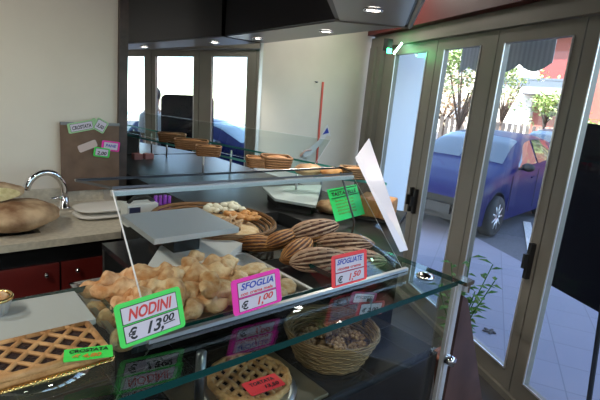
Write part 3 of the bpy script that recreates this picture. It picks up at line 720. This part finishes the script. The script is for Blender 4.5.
a = MB(); a.tube([(-.06, 0, 0), (-.03, .002, .002), (0, 0, .003), (.03, -.002, .001), (.06, 0, 0)], [.004, .0055, .006, .0055, .004], 7); b = a.build('breadstick', mat('breadstick_crust', (.30, .16, .07), .7, scale=30, col2=(.62, .42, .25)), None, True)
many('breadstick', b, [(.96+.13*rnd.random(), 1.33+.10*rnd.random(), 1.080+.02*rnd.random(), 0, rnd.uniform(-.1, .1), .9+rnd.uniform(-.35, .35), 1) for _ in range(30)], 'thin breadstick lying at the front of the flat basket', 'breadstick', 'breadsticks in the flat basket')
for o in list(C.objects):
    if o.parent is None and (o.name.startswith('flat_wicker_basket') or o.name.startswith('biscuit_bed') or o.get('group') in ('white sweets in the flat basket', 'orange biscuits in the flat basket', 'breadsticks in the flat basket')):
        o.location.x += -.065; o.location.y += .09
# wing items
p = onz(292, 195, 1.05)
a = MB(); a.prism([tuple(onz(262, 187, 1.1).xy), tuple(onz(275, 199, 1.1).xy), tuple(onz(316, 206, 1.1).xy), tuple(onz(322, 185, 1.1).xy)], 0, .012); o = a.build('plastic_sheet', mat('pale_blue_grey_plastic', (.42, .48, .50), .4)); o.location = (0, 0, 1.09)
tag(o, 'pale grey plastic sheet lying flat behind the green sign', 'sheet')
a = MB(); a.prism([tuple((onz(268, 189, 1.1)+Vector((0, 0, 0))).xy), tuple(onz(278, 197, 1.1).xy), tuple(onz(312, 203, 1.1).xy), tuple(onz(317, 187, 1.1).xy)], 1.0455, 1.0895); tag(a.build('black_crate', BLACKM), 'low black crate under the pale grey plastic sheet', 'crate')
FOC = mat('baked_focaccia', (.38, .15, .045), .55, bump=.5, scale=12, col2=(.62, .33, .12))
def slab(name, lab, px, py, z, d, rz, m, cat):
    p = onz(px, py, z); a = MB(); a.box((0, 0, d[2]/2), d); o = bevel(a.build(name, m), .008, 3); o.location = (p.x, p.y, z); o.rotation_euler[2] = rz; tag(o, lab, cat); return o
slab('dark_board', 'black board under the focaccia on the counter wing', 368, 214, 1.046, (.28, .34, .014), .5, BLACKM, 'board')
e = empty('focaccia_slab', 'brown focaccia slab with a square gap cut in it on the counter wing', 'bread', onz(376, 214, 1.061)-Vector((0, 0, 0)), .45)
e.scale = (.85, .62, 2.0)
a = MB(); a.box((0, -.085, .02), (.20, .09, .04)); a.box((-.06, 0, .02), (.08, .1, .04)); a.box((.075, 0, .02), (.05, .1, .04)); a.box((0, .085, .02), (.20, .10, .045))
bevel(a.build('slab', FOC, e), .01, 3)
e = empty('almond_pastry', 'heap of crumbly almond pastry behind the green sign', 'pastry', onz(330, 212, 1.047))
a = MB(); a.sphere((0, 0, .025), (.07, .07, .03), 24, 12, lambda d: 1+.25*noise.noise(d*5)); a.build('heap', BREADC, e, True)
def sb_(t, q): return s0.lerp(s1, t)+sn*q
# baskets on the glass shelf
def shelfpos(px, py):
    return onz(px, py, 1.203)
def rect_basket(lab, p, w_, d_, h_, rz, m, fill=None):
    e = empty('bread_basket', lab, 'basket', p, rz, 'bread baskets along the glass shelf')
    a = MB(); n = 5
    for k in range(n):
        t = k/(n-1); q = 1+.18*t
        P = []
        for (cx, cy, a0) in ((1, 1, 0), (-1, 1, 90), (-1, -1, 180), (1, -1, 270)):
            for j in range(4): an = math.radians(a0+30*j); P.append((cx*(w_/2-.02)*q+.02*math.cos(an), cy*(d_/2-.02)*q+.02*math.sin(an), .006+h_*t))
        P.append(P[0]); a.tube(P, h_/n*.62, 6, cap=False)
    a.box((0, 0, .003), (w_*.95, d_*.95, .006)); a.build('weave', m, e, True)
    f = MB(); f.sphere((0, 0, h_*.9), (w_*.46, d_*.46, h_*.35), 18, 8, lambda d: 1+.2*noise.noise(d*4)); f.build('bread_filling', fill or FOC, e, True)
    return e
BK = [(168, 142, .15, .10, .045, 'dark wicker bread basket farthest along the glass shelf'),
      (187, 149, .17, .10, .045, 'brown bread basket second farthest on the glass shelf'),
      (204, 156, .12, .08, .045, 'small basket nearest of the three in front of the mirror'),
      (252, 167, .09, .10, .04, 'small flat bread basket just left of the striped basket'),
      (272, 168, .13, .12, .05, 'striped brown wicker bread basket in front of the cream wall')]
for (px, py, w_, d_, h_, lab) in BK:
    p = shelfpos(px, py); rect_basket(lab, p+sn*.03, w_, d_, h_, -.5, WICK)
p = onz(352, 178, 1.2)
for (px, py, w_, h_, rz, lab) in [(308, 172, .15, .030, -.3, 'long crusty loaf lying on the shelf beside the striped basket'), (332, 174, .13, .026, -.2, 'dark seeded loaf on the shelf nearest the end panel')]:
    p = onz(px, py, 1.215); a = MB(); a.sphere((0, 0, 0), (w_/2, .045, h_), 22, 10, lambda d: 1+.15*noise.noise(d*3.5)); o = a.build('bread_loaf', BREADC if px < 310 else FOC, None, True)
    o.location = (p.x, p.y, 1.2+h_*.9); o.rotation_euler[2] = rz; tag(o, lab, 'bread', 'loaves on the glass shelf')
e = rect_basket('small honey brown basket at the near end of the shelf by the end panel', onz(353, 178, 1.2012), .11, .09, .045, -.45, WICKL)
# extension of the shelf for near baskets
# pale items behind (pink and purple boxes on the back ledge)
for k, (px, lab) in enumerate([(138, 'small dusty pink box on the dark ledge below the mirror, left of two'), (149, 'small dusty pink box on the dark ledge below the mirror, right of two')]):
    a = MB(); a.box((0, 0, .02), (.06, .05, .04)); o = bevel(a.build('pink_box', mat('dusty_pink', (.40, .16, .16), .6)), .004); p = onY(px, 177, 3.1)
    o.location = (p.x, 3.12, 1.046); tag(o, lab, 'box', 'pink boxes on the dark ledge')
# red ribbon on the cream wall and the arrow sticker
r0, r1 = onY(323, 82, 3.392), onY(319, 140, 3.392)
a = MB(); a.hexa([r0+Vector((-.012, 0, 0)), r0+Vector((.012, 0, 0)), r1+Vector((.012, 0, -.3)), r1+Vector((-.010, 0, -.3))], (0, -.003, 0)); tag(a.build('red_ribbon', mat('coral_red_strip', (.72, .12, .08), .5)), 'narrow red strip hanging down the cream wall', 'strip')
p = onY(316, 82, 3.39); a = MB(); a.tube([(0, 0, 0), (0, -.02, 0)], .008, 8); a.tube([(0, -.015, 0), (-.03, -.02, .004)], .004, 6); o = a.build('wall_hook', STEELD); o.location = p; tag(o, 'tiny dark hook on the cream wall beside the red strip', 'hook')
e = empty('paper_arrow', 'white and blue paper arrow taped on the cream wall beside the red strip', 'sign', (0, 0, 0))
frame3(e, onY(297, 160, 3.384), onY(331, 160, 3.384), onY(297, 126, 3.384))
w_ = (onY(331, 160, 3.384)-onY(297, 160, 3.384)).length; k_ = w_/34*.8; e.location.x += .09
def ap(x, y): return ((x-297)*k_, (160-y)*k_)
a = MB(); P = [ap(*q) for q in [(297, 158), (292, 152), (301, 150), (312, 142), (318, 130), (321, 127), (327, 138), (322, 137), (314, 147), (304, 156)]]; a.prism(P[::-1], -.002, 0); a.build('paper', WHITE, e)
a = MB(); P = [ap(*q) for q in [(316, 137), (321, 130), (324, 135), (319, 136)]]; a.prism(P[::-1], .0005, .001); a.build('blue_mark', INKB, e)
a = MB(); a.tube([(*ap(292, 157), 0), (*ap(296, 152), .004), (*ap(304, 151), .002)], .008, 8); a.build('pink_tape', mat('pale_pink_tape', (.65, .42, .36), .6), e, True)
# potted plant by the counter end
pc = onz(461, 352, .15); pc = Vector((2.40, 1.22, 0))
e = empty('potted_plant', 'small green leafy plant in a pot between counter and window', 'plant', pc)
a = MB(); a.lathe([(.0, 0), (.08, 0), (.10, .18), (.105, .18), (.105, .2), (.09, .2), (.085, .17), (0, .17)], seg=24); a.build('pot', mat('terracotta', (.25, .09, .05), .7), e, True)
LEAF = mat('green_leaf', (.02, .09, .015), .5, scale=6, col2=(.06, .19, .035))
a = MB(); b = MB(); rnd = random.Random(2)
def leaf(mb, p, d, L, w_):
    d = d.normalized(); sdv = d.cross(Vector((0, 0, 1))); sdv = sdv.normalized() if sdv.length > .01 else Vector((1, 0, 0)); up = sdv.cross(d)
    vs = [p, p+d*L*.4+sdv*w_-up*.003, p+d*L*.4-sdv*w_-up*.003, p+d*L*.45+up*.006, p+d*L-Vector((0, 0, L*.25))]
    mb.add(vs, [(0, 1, 3), (0, 3, 2), (1, 4, 3), (3, 4, 2)])
for k in range(13):
    an = rnd.uniform(0, 2*PI); top = Vector((math.cos(an)*rnd.uniform(.03, .16), math.sin(an)*rnd.uniform(.03, .16), rnd.uniform(.45, .80)))
    P = [Vector((0, 0, .17)), Vector((top.x*.3, top.y*.3, top.z*.6)), top]; a.tube(P, .003, 5)
    for j in range(14):
        t = .35+.65*j/13; q = P[0].lerp(P[1], t*2) if t < .5 else P[1].lerp(P[2], t*2-1); an2 = j*2.4+k
        leaf(b, q, Vector((math.cos(an2), math.sin(an2), .35)), rnd.uniform(.06, .10), .014)
a.build('stems', LEAF, e); b.build('leaves', LEAF, e, fix=False)

# ================================================================ OUTSIDE
SWM = brick_mat('lavender_paving', (.205, .195, .24), (.225, .21, .26), (.15, .145, .18), 2.6, ms=.012, rot=AW, rough=.75)
ASPH = mat('grey_asphalt', (.085, .085, .10), .85, var=.2, scale=30)
gr = MB(); gr.box((20, 5, GZ-.06), (110, 110, .1)); tag(gr.build('street', ASPH), kind='structure')
sw = MB(); wbox(sw, -9, 9, .10, 2.35, GZ-.02, GZ+.012); tag(sw.build('pavement', SWM), kind='structure')
st = MB(); wbox(st, -7, 3, .0, .1, GZ-.02, .0); struct(st.build('trim_9', mat('stone_step', (.3, .29, .3), .6)))
PW = mat('road_paint', (.55, .53, .52), .8, var=.15, scale=30)
for (q0, q1, wd, lab) in [((533, 256), (527, 222), .12, 'worn white parking line beside the blue car'), ((592, 250), (594, 215), .12, 'worn white parking line at the right beyond the black board')]:
    A_, B_ = onz(*q0, GZ), onz(*q1, GZ); dd = (B_-A_).normalized(); nn = Vector((-dd.y, dd.x, 0))*wd/2
    a = MB(); a.prism([tuple((A_-nn).xy), tuple((B_-nn).xy), tuple((B_+nn).xy), tuple((A_+nn).xy)][::-1], GZ-.005, GZ+.004); tag(a.build('parking_line', PW), lab, 'road marking')
p = onz(489, 333, GZ); a = MB(); 
for k in range(5): a.sphere((.03*math.cos(k*1.3), .03*math.sin(k*1.3), .008), (.035, .015, .008), 8, 5, rz=k*1.1)
o = a.build('fallen_leaf', mat('dry_leaf', (.06, .05, .05), .8), None, True); o.location = (p.x, p.y, GZ+.012); tag(o, 'small dark dead leaf lying on the pavement', 'leaf')
# shop facade above the windows (shades the street)
fc = MB(); wbox(fc, -14, 14, -.1, .15, 2.8, 9.0); tag(fc.build('shop_facade', CREAM), kind='structure')
fc = MB(); wbox(fc, -14, 14, -9.0, -.1, 8.8, 9.0); tag(fc.build('building_roof', CREAM), kind='structure')
# pale pillar beyond the first pane
a = MB(); wbox(a, 2.42, 2.60, .12, .72, GZ, 2.75); tag(a.build('pale_wall', mat('pale_blue_white_wall', (.86, .88, .93), .5)), kind='structure')
# awning valance
AWM = wave_mat('grey_awning_cloth', (.48, .47, .47), (.60, .59, .59), 12, 'X', .5, .8, .2)
e = empty('scalloped_awning', 'grey scalloped awning hanging outside above the windows', 'awning', (0, 0, 0))
a = MB(); n = 160; nO = .75; _d = ray(553, 60); _t = (W0+N*nO-O).dot(N)/_d.dot(N); sA = (O+_d*_t-W0).dot(D); sB = 1.95
vs = []
for i in range(n+1):
    s = sA+(sB-sA)*i/n; zb = 1.97-.06*abs(math.sin((s-sA)*PI/.36)); zb -= 0
    for (nn, z) in ((nO, zb), (nO, 2.30), (.13, 2.7)): vs.append(tuple(wp(s, nn, z)))
a.add(vs, [(i*3+j, (i+1)*3+j, (i+1)*3+j+1, i*3+j+1) for i in range(n) for j in range(2)])
o = a.build('cloth', AWM, e, fix=False); m_ = o.modifiers.new('solid', 'SOLIDIFY'); m_.thickness = .004
a = MB(); a.tube([wp(sA, nO, 2.30), wp(sB, nO, 2.30)], .015, 8); a.build('awning_bar', ALU, e, True)
# black board outside
e = empty('black_board', 'black rounded-corner board standing outside the right window', 'board', (0, 0, 0))
bb0 = wp(.16, .53, 0)
P = []
for cx, cz, a0 in ((.12, .12, 180), (.86, .12, 270), (.86, 1.66, 0), (.12, 1.66, 90)):
    for k in range(6): an = math.radians(a0+18*k); P.append((cx+.12*math.cos(an), cz+.12*math.sin(an)))
a = MB(); a.hexa([bb0-D*x*.82+Vector((0, 0, .50+z*.60)) for x, z in P], N*.03); a.build('panel', mat('black_vinyl', (.010, .010, .018), .85, spec=.1), e)
a = MB(); 
for x in (.50, .74): a.tube([bb0-D*x+Vector((0, 0, .55)), bb0-D*x+N*.1+Vector((0, 0, GZ))], .015, 8)
a.build('stand', BLACKM, e)
# ---------------------------------------------------------------- car
def lerp_tab(tab, x):
    for (a0, b0), (a1, b1) in zip(tab, tab[1:]):
        if x <= a1: return b0+(b1-b0)*(x-a0)/(a1-a0) if a1 > a0 else b1
    return tab[-1][1]
TOP = [(0, .60), (.06, .70), (.18, .78), (.5, .90), (1.0, 1.03), (1.25, 1.17), (1.55, 1.33), (1.85, 1.43), (2.3, 1.485), (2.8, 1.48), (3.3, 1.43), (3.6, 1.36), (3.78, 1.15), (3.92, .95), (4.03, .62)]
BELT = [(0, .56), (.06, .64), (.18, .72), (.5, .83), (1.0, .95), (1.5, .985), (2.4, 1.01), (3.3, 1.08), (3.65, 1.10), (3.8, 1.0), (3.92, .85), (4.03, .56)]
WID = [(0, .58), (.06, .68), (.18, .76), (.5, .82), (1.0, .845), (3.2, .845), (3.7, .80), (3.92, .74), (4.03, .64)]
WTOP = [(0, .52), (.06, .60), (.18, .68), (.5, .74), (1.0, .72), (1.5, .64), (1.9, .60), (2.8, .60), (3.4, .58), (3.7, .58), (3.92, .62), (4.03, .58)]
XW = (.78, 3.19)
def zlow(x):
    z = .20
    for xw in XW:
        if abs(x-xw) < .36: z = max(z, .31+math.sqrt(.36**2-(x-xw)**2))
    if x < .1: z = max(z, .26)
    return z
def section(x, side):
    w_, wt, zt, zb, zl = lerp_tab(WID, x), lerp_tab(WTOP, x), lerp_tab(TOP, x), lerp_tab(BELT, x), zlow(x)
    zm = max(zl+.03, .52*zb+.48*.35)
    zm2 = max(zm+.01, zb-.1)
    return [(x, side*w_*.97, zl), (x, side*w_*1.0, zm), (x, side*w_*1.0, zm2), (x, side*w_*.965, zb), (x, side*(wt+.0), zb+(zt-zb)*.86), (x, side*wt*.75, zb+(zt-zb)*.97), (x, 0, zt)]
def make_car(paint, lab, grp=None):
    e = empty('parked_car', lab, 'car', (0, 0, 0), 0, grp)
    xs = sorted(set([i*4.03/80 for i in range(81)]+[xw+d for xw in XW for d in (-.36, -.359, .359, .36)]))
    a = MB(); g = MB(); gs = MB()
    for side in (-1, 1):
        S_ = [section(x, side) for x in xs]
        vs = [p for s in S_ for p in s]
        a.add(vs, [(i*7+j, (i+1)*7+j, (i+1)*7+j+1, i*7+j+1) for i in range(len(xs)-1) for j in range(6)])
    a.build('bodywork', paint, e, True)
    def panel(name, x0, x1, j0, j1, m, sides=(-1, 1), f0=.06, f1=.94, slant=0):
        q = MB(); n = 12
        for side in sides:
            vs = []
            for i in range(n+1):
                x = x0+(x1-x0)*i/n; s = section(x, side)
                for t in (f0, .5, f1):
                    k = j0+(j1-j0)*t; kk = min(int(k), j1-1); A_ = Vector(s[kk]); B_ = Vector(s[kk+1]); p = A_.lerp(B_, k-kk)
                    xx = slant*(t)*(1 if i == 0 else 0)
                    vs.append((p.x+(slant*t*(1-i/n)), p.y+side*.008, p.z+.006))
            q.add(vs, [(i*3+j, (i+1)*3+j, (i+1)*3+j+1, i*3+j+1) for i in range(n) for j in range(2)])
        return q.build(name, m, e, True)
    CG = mat('car_glass', (.03, .04, .05), .06, spec=.9, coat=.6)
    panel('front_side_window', 1.38, 2.28, 3, 4, CG, slant=.42); panel('rear_side_window', 2.36, 3.18, 3, 4, CG)
    panel('windscreen', 1.06, 1.82, 4, 6, CG, f0=.1, f1=1.0); panel('rear_screen', 3.62, 3.84, 4, 6, CG, f0=.1, f1=1.0)
    b = MB(); b.box((2.0, 0, .45), (3.6, 1.45, .45)); b.build('underbody', BLACKM, e)
    for side in (-1, 1):
        b = MB(); b.sphere((.22, side*.60, .70), (.20, .15, .085), 16, 10); b.build('headlight', mat('headlight_lens', (.75, .78, .82), .12, spec=.8), e, True)
        b = MB(); b.sphere((1.42, side*.95, 1.03), (.07, .10, .065), 14, 8); b.tube([(1.43, side*.82, .99), (1.42, side*.92, 1.0)], .02, 8); b.build('wing_mirror', BLACKM if paint.name != 'x' else paint, e, True)
        b = MB(); b.box((2.1, side*.853, .82), (.16, .02, .025)); b.box((3.0, side*.853, .84), (.16, .02, .025)); b.build('door_handle', paint, e)
        b = MB(); b.tube([(2.32, side*.853, .30), (2.32, side*.853, .95)], .004, 5); b.tube([(1.15, side*.853, .35), (1.15, side*.850, .9)], .004, 5); b.build('door_seam', BLACKM, e)
        b = MB(); b.sphere((3.95, side*.60, 1.0), (.05, .08, .18), 12, 8); b.build('tail_light', mat('tail_light_red', (.4, .02, .02), .2), e, True)
    b = MB(); b.box((0.03, 0, .42), (.06, .9, .14)); b.build('grille', BLACKM, e)
    for xw in XW:
        for side in (-1, 1):
            wv = bpy.data.objects.new('wheel', None); C.objects.link(wv); wv.parent = e; wv.location = (xw, side*.76, .305); wv.rotation_euler = (PI/2, 0, 0)
            b = MB(); b.lathe([(.19, -.09), (.28, -.095), (.305, -.06), (.305, .06), (.28, .095), (.19, .09)], seg=32); b.build('tyre', mat('tyre_rubber', (.015, .015, .017), .8), wv, True)
            b = MB(); b.ring((0, 0, .075*-side*-1), .195, .012, 28, 6); b.ring((0, 0, -.075), .195, .012, 28, 6)
            for zz in (.08, -.08):
                for k in range(9):
                    an = 2*PI*k/9; b.tube([(.03*math.cos(an), .03*math.sin(an), zz), (.19*math.cos(an), .19*math.sin(an), zz)], [.022, .016], 6)
                b.lathe([(0, zz-.008), (.045, zz-.008), (.045, zz+.008), (0, zz+.008)], seg=14)
            b.build('rim', mat('silver_rim', (.5, .5, .52), .3, metal=.7), wv, True)
    return e
BLUEP = mat('blue_car_paint', (.006, .009, .07), .35, spec=.15)
car = make_car(BLUEP, 'dark blue parked hatchback nearest the shop windows')
cd_ = Vector((.995, .108, 0)).normalized(); cn_ = Vector((-cd_.y, cd_.x, 0)); ca = math.atan2(cd_.y, cd_.x)
fw = onz(490, 236, GZ)+Vector((0, 0, 0))
car.location = fw-cd_*.78+cn_*.80; car.location.z = GZ; car.rotation_euler = (0, 0, ca)
car2 = copy_tree(car); car2.location = car.location+cd_*5.4+cn_*.25; car2['label'] = 'second blue car parked behind the nearest one'
LP = mat('silver_car_paint', (.5, .52, .55), .3, coat=.6, metal=.4)
car3 = make_car(LP, 'pale silver car parked further along the street beyond the blue hatchback')
car3.location = car.location+cd_*2.5+cn_*5.2; car3.location.z = GZ; car3.rotation_euler = (0, 0, ca+1.4)

car4 = copy_tree(car); car4.location = Vector((6.3, -.2, GZ)); car4.rotation_euler = (0, 0, AW+PI); car4['label'] = 'blue parked car seen only as a reflection in the wall mirror'
# ---------------------------------------------------------------- trees, hedge, buildings
def tree(lab, base, crown_h, r, nleaf, seed, leafm, trunk_h):
    e = empty('street_tree', lab, 'tree', base, 0, 'trees across the street'); rnd = random.Random(seed)
    a = MB(); a.tube([(0, 0, 0), (.1, 0, trunk_h*.5), (0, .1, trunk_h), (.2, 0, trunk_h+r[2])], [.10, .08, .07, .03], 10)
    for k in range(6):
        an = k*1.1; a.tube([(0, .05, trunk_h*.9), (math.cos(an)*r[0]*.6, math.sin(an)*r[1]*.6, crown_h)], [.04, .015], 6)
    a.build('trunk', mat('tree_bark', (.14, .09, .07), .9, var=.3), e, True)
    b = MB(); cl = [(Vector((rnd.gauss(0, .45)*r[0], rnd.gauss(0, .45)*r[1], crown_h+rnd.gauss(0, .4)*r[2])), rnd.uniform(.25, .5)*r[0]) for _ in range(22)]
    for k in range(nleaf):
        c, cr = rnd.choice(cl); d = Vector((rnd.gauss(0, 1), rnd.gauss(0, 1), rnd.gauss(0, 1))).normalized()
        p = c+d*cr*rnd.random()**.4; t = Vector((rnd.gauss(0, 1), rnd.gauss(0, 1), rnd.gauss(0, 1))).normalized(); s = rnd.uniform(.08, .16)
        u = t.cross(Vector((0, 0, 1))).normalized()*s*.5
        b.add([p, p+t*s*.5+u, p+t*s, p+t*s*.5-u], [(0, 1, 2, 3)])
    b.build('foliage', leafm, e, fix=False)
L1 = mat('sunny_leaf', (.30, .45, .14), .6, scale=.8, col2=(.60, .62, .35)); L2 = mat('autumn_leaf', (.55, .34, .22), .7, scale=.8, col2=(.75, .64, .45))
def gpos(px, dist): p = far(px, 110, dist); return Vector((p.x, p.y, GZ))
tree('broad green tree across the street seen through the second pane', gpos(463, 17), 3.3, (1.2, 1.2, 1.1), 3000, 1, L1, 1.2)
tree('reddish brown leafed tree across the street low at the second pane', gpos(446, 21), 2.2, (1.7, 1.7, 1.2), 2200, 2, L2, 1.2)
tree('thin leafed tree just left of the pink building', gpos(505, 21), 2.9, (.8, .8, 1.0), 900, 3, L1, 1.5)
tree('low yellow green shrub under the balcony of the pink building', gpos(549, 22), 2.25, (1.0, .7, .35), 1500, 4, L1, 1.6)
tree('small pale tree between the pink building and the fence', gpos(590, 20), 1.2, (1.0, 1.0, .5), 1000, 5, L1, 1.0)
tree('leafy tree far along the street to the right', gpos(690, 18), 4.0, (1.3, 1.3, 1.5), 4000, 6, L1, 2.0)
# fence
f0_, f1_ = gpos(425, 19.5), gpos(600, 19.0); fd = (f1_-f0_); L = fd.length; fd.normalize(); fa = math.atan2(fd.y, fd.x)
e = empty('street_fence', 'pale fence with brown boards across the street', 'fence', f0_, fa)
a = MB(); a.box((L/2, 0, .25), (L, .2, .5)); a.build('low_wall', mat('pale_render', (.6, .57, .52), .8), e)
a = MB(); 
for k in range(int(L/.2)): a.box((k*.2+.1, 0, .95), (.13, .03, .9))
a.build('boards', mat('brown_fence_board', (.32, .24, .20), .7, var=.2), e)
for k in range(int(L/2.4)+1):
    a = MB(); a.box((k*2.4+.05, -.05, .75), (.12, .12, 1.6)); a.build('post', mat('pale_post', (.55, .52, .50), .7), e)
# pink building
PK = mat('salmon_facade', (.24, .075, .06), .8, var=.06, scale=1)
bp0 = gpos(527, 27); bd = gpos(600, 25)-bp0; bd.z = 0; bd.normalize(); ba = math.atan2(bd.y, bd.x)
e = empty('pink_apartment_building', 'salmon pink apartment building with white balcony across the street', 'building', bp0, ba)
a = MB(); a.box((9, 5, 4.2), (18, 10, 8.4)); a.build('facade', PK, e)
a = MB(); a.box((-.05, -.05, 4.2), (.8, .3, 8.4)); a.build('corner_pillar', mat('white_render', (.75, .70, .66), .8), e)
for bx_, bz in ((1.3, 2.85), (1.3, 5.9), (7.6, 2.85), (7.6, 5.9), (13, 2.85), (13, 5.9)):
    a = MB(); a.box((bx_, -.75, bz), (3.0, 1.5, .30)); bs = a.build('balcony', mat('balcony_concrete', (.30, .30, .31), .8), e)
    a = MB(); a.box((bx_, -1.45, bz+.5), (3.6, .08, .10)); a.box((bx_, -1.45, bz+.25), (3.6, .04, .5)); a.build('balcony_rail', mat('grey_blue_rail', (.08, .10, .13), .6), bs)
    a = MB(); a.box((bx_-.3, -.02, bz+1.1), (2.0, .06, 1.6)); a.build('window', mat('warm_dark_window', (.20, .03, .03), .3), e)
    a = MB(); a.box((bx_+1.4, -.02, bz+1.1), (.7, .06, 1.9)); a.build('shutter', mat('pale_shutter', (.55, .5, .45), .6), e)
    a = MB()
    for k in range(160):
        rx, ry, rz_ = bx_-1.6+3.2*random.random(), -1.3+.3*random.random(), bz+.1+.5*random.random()
        leaf(a, Vector((rx, ry, rz_)), Vector((random.gauss(0, 1), random.gauss(0, 1), random.gauss(0, 1))), .3, .06)
    a.build('balcony_plants', L1, e, fix=False)
# pale building behind trees
q0 = gpos(470, 34); q1 = gpos(528, 34)
bd2 = (q1-q0); bl_ = bd2.length; 
e = empty('pale_apartment_building', 'pale cream apartment building behind the trees', 'building', q0-bd2*1.6, math.atan2(bd2.y, bd2.x))
a = MB(); a.box((bl_*1.3, 4, 2.6), (bl_*2.6, 8, 5.2)); a.build('facade', mat('pale_cream_render', (.78, .72, .62), .8, var=.05, scale=1), e)
for k in range(6):
    for zz in (1.6, 3.9):
        a = MB(); a.box((1+k*1.9, -.03, zz), (.9, .08, 1.3)); a.build('window', mat('grey_window', (.25, .28, .32), .3), e)
# person outside, seen in the mirror
def person(loc, rz):
    e = empty('person', 'person with dark hair and a white shirt standing on the pavement, seen in the mirror', 'person', loc, rz)
    me = bpy.data.meshes.new('person_body')
    V = [(0, 0, .95), (0, 0, 1.15), (0, 0, 1.38), (0, .01, 1.50), (0, .0, 1.62), (.09, 0, .90), (.10, 0, .50), (.10, .02, .08), (.10, -.12, .03), (-.09, 0, .90), (-.10, 0, .50), (-.10, .02, .08), (-.10, -.12, .03),
         (.19, 0, 1.40), (.25, .02, 1.12), (.24, -.08, .90), (.23, -.12, .80), (-.19, 0, 1.40), (-.25, .02, 1.12), (-.24, -.08, .90), (-.23, -.12, .80), (0, 0, 1.70)]
    E_ = [(0, 1), (1, 2), (2, 3), (3, 4), (4, 21), (0, 5), (5, 6), (6, 7), (7, 8), (0, 9), (9, 10), (10, 11), (11, 12), (2, 13), (13, 14), (14, 15), (15, 16), (2, 17), (17, 18), (18, 19), (19, 20)]
    me.from_pydata(V, E_, []); o = bpy.data.objects.new('person_body', me); C.objects.link(o); o.parent = e
    sk_ = o.modifiers.new('skin', 'SKIN'); o.modifiers.new('sub', 'SUBSURF').levels = 1; o.modifiers['sub'].render_levels = 1
    rr = [.13, .13, .13, .055, .085, .09, .065, .045, .045, .09, .065, .045, .045, .06, .045, .035, .03, .06, .045, .035, .03, .09]
    for i, v in enumerate(me.skin_vertices[0].data): v.radius = (rr[i], rr[i]*.85); v.use_root = (i == 0)
    me.materials.append(mat('skin', (.45, .27, .19), .6))
    a = MB(); a.lathe([(.16, .92), (.165, 1.05), (.16, 1.2), (.19, 1.36), (.15, 1.43), (.07, 1.47)], seg=20, sx=1.0, sy=.72)
    for s in (-1, 1): a.tube([(s*.15, 0, 1.40), (s*.21, .01, 1.36), (s*.255, .02, 1.12)], [.075, .075, .06], 12)
    a.build('white_shirt', mat('white_cotton', (.75, .76, .80), .8), e, True)
    a = MB()
    for s in (-1, 1): a.tube([(s*.08, 0, .98), (s*.10, 0, .5), (s*.10, .02, .1)], [.105, .085, .07], 12)
    a.build('dark_trousers', mat('dark_denim', (.03, .03, .05), .8), e, True)
    a = MB(); a.sphere((0, .02, 1.70), (.095, .11, .12), 16, 10); a.build('hair', mat('dark_hair', (.015, .012, .01), .6), e, True)
    return e
pr = wp(-1.62, 1.68, GZ+.012)
ps = person(pr, 1.2); ps.scale = (1.08, 1.08, 1.08)

# ================================================================ LIGHT, WORLD, CAMERA
sun = bpy.data.lights.new('sun', 'SUN'); sun.energy = 11; sun.angle = .01; sun.color = (1, .95, .88)
so = bpy.data.objects.new('sun', sun); C.objects.link(so)
sdir = (-N*1.0+D*-.25).normalized(); sdir = Vector((sdir.x, sdir.y, .95)).normalized()     # towards the sun
so.rotation_euler = sdir.to_track_quat('Z', 'Y').to_euler()
wd = bpy.data.worlds.new('world'); bpy.context.scene.world = wd; wd.use_nodes = True; nt = wd.node_tree
bg = nt.nodes['Background']; sky = nt.nodes.new('ShaderNodeTexSky'); sky.sky_type = 'NISHITA'; sky.sun_disc = False
sky.sun_elevation = math.radians(43); sky.sun_rotation = math.atan2(sdir.x, sdir.y); sky.air_density = 1.0; sky.dust_density = 1.0; sky.ozone_density = 1.0
nt.links.new(sky.outputs[0], bg.inputs[0]); bg.inputs[1].default_value = .55

cam = bpy.data.cameras.new('camera'); cam.sensor_width = 36; cam.lens = 36*F/600; cam.clip_start = .02; cam.clip_end = 300
co = bpy.data.objects.new('camera', cam); C.objects.link(co)
rt_, dn_, fw_ = R.col[0], R.col[1], R.col[2]
co.matrix_world = Matrix(((rt_.x, -dn_.x, -fw_.x, 0), (rt_.y, -dn_.y, -fw_.y, 0), (rt_.z, -dn_.z, -fw_.z, H), (0, 0, 0, 1)))
sc_ = bpy.context.scene; sc_.camera = co
sc_.view_settings.view_transform = 'Standard'; sc_.view_settings.look = 'None'; sc_.view_settings.gamma = 1; sc_.view_settings.exposure = 0.95
sc_.cycles.max_bounces = 10; sc_.cycles.transparent_max_bounces = 24; sc_.cycles.diffuse_bounces = 5; sc_.cycles.glossy_bounces = 5
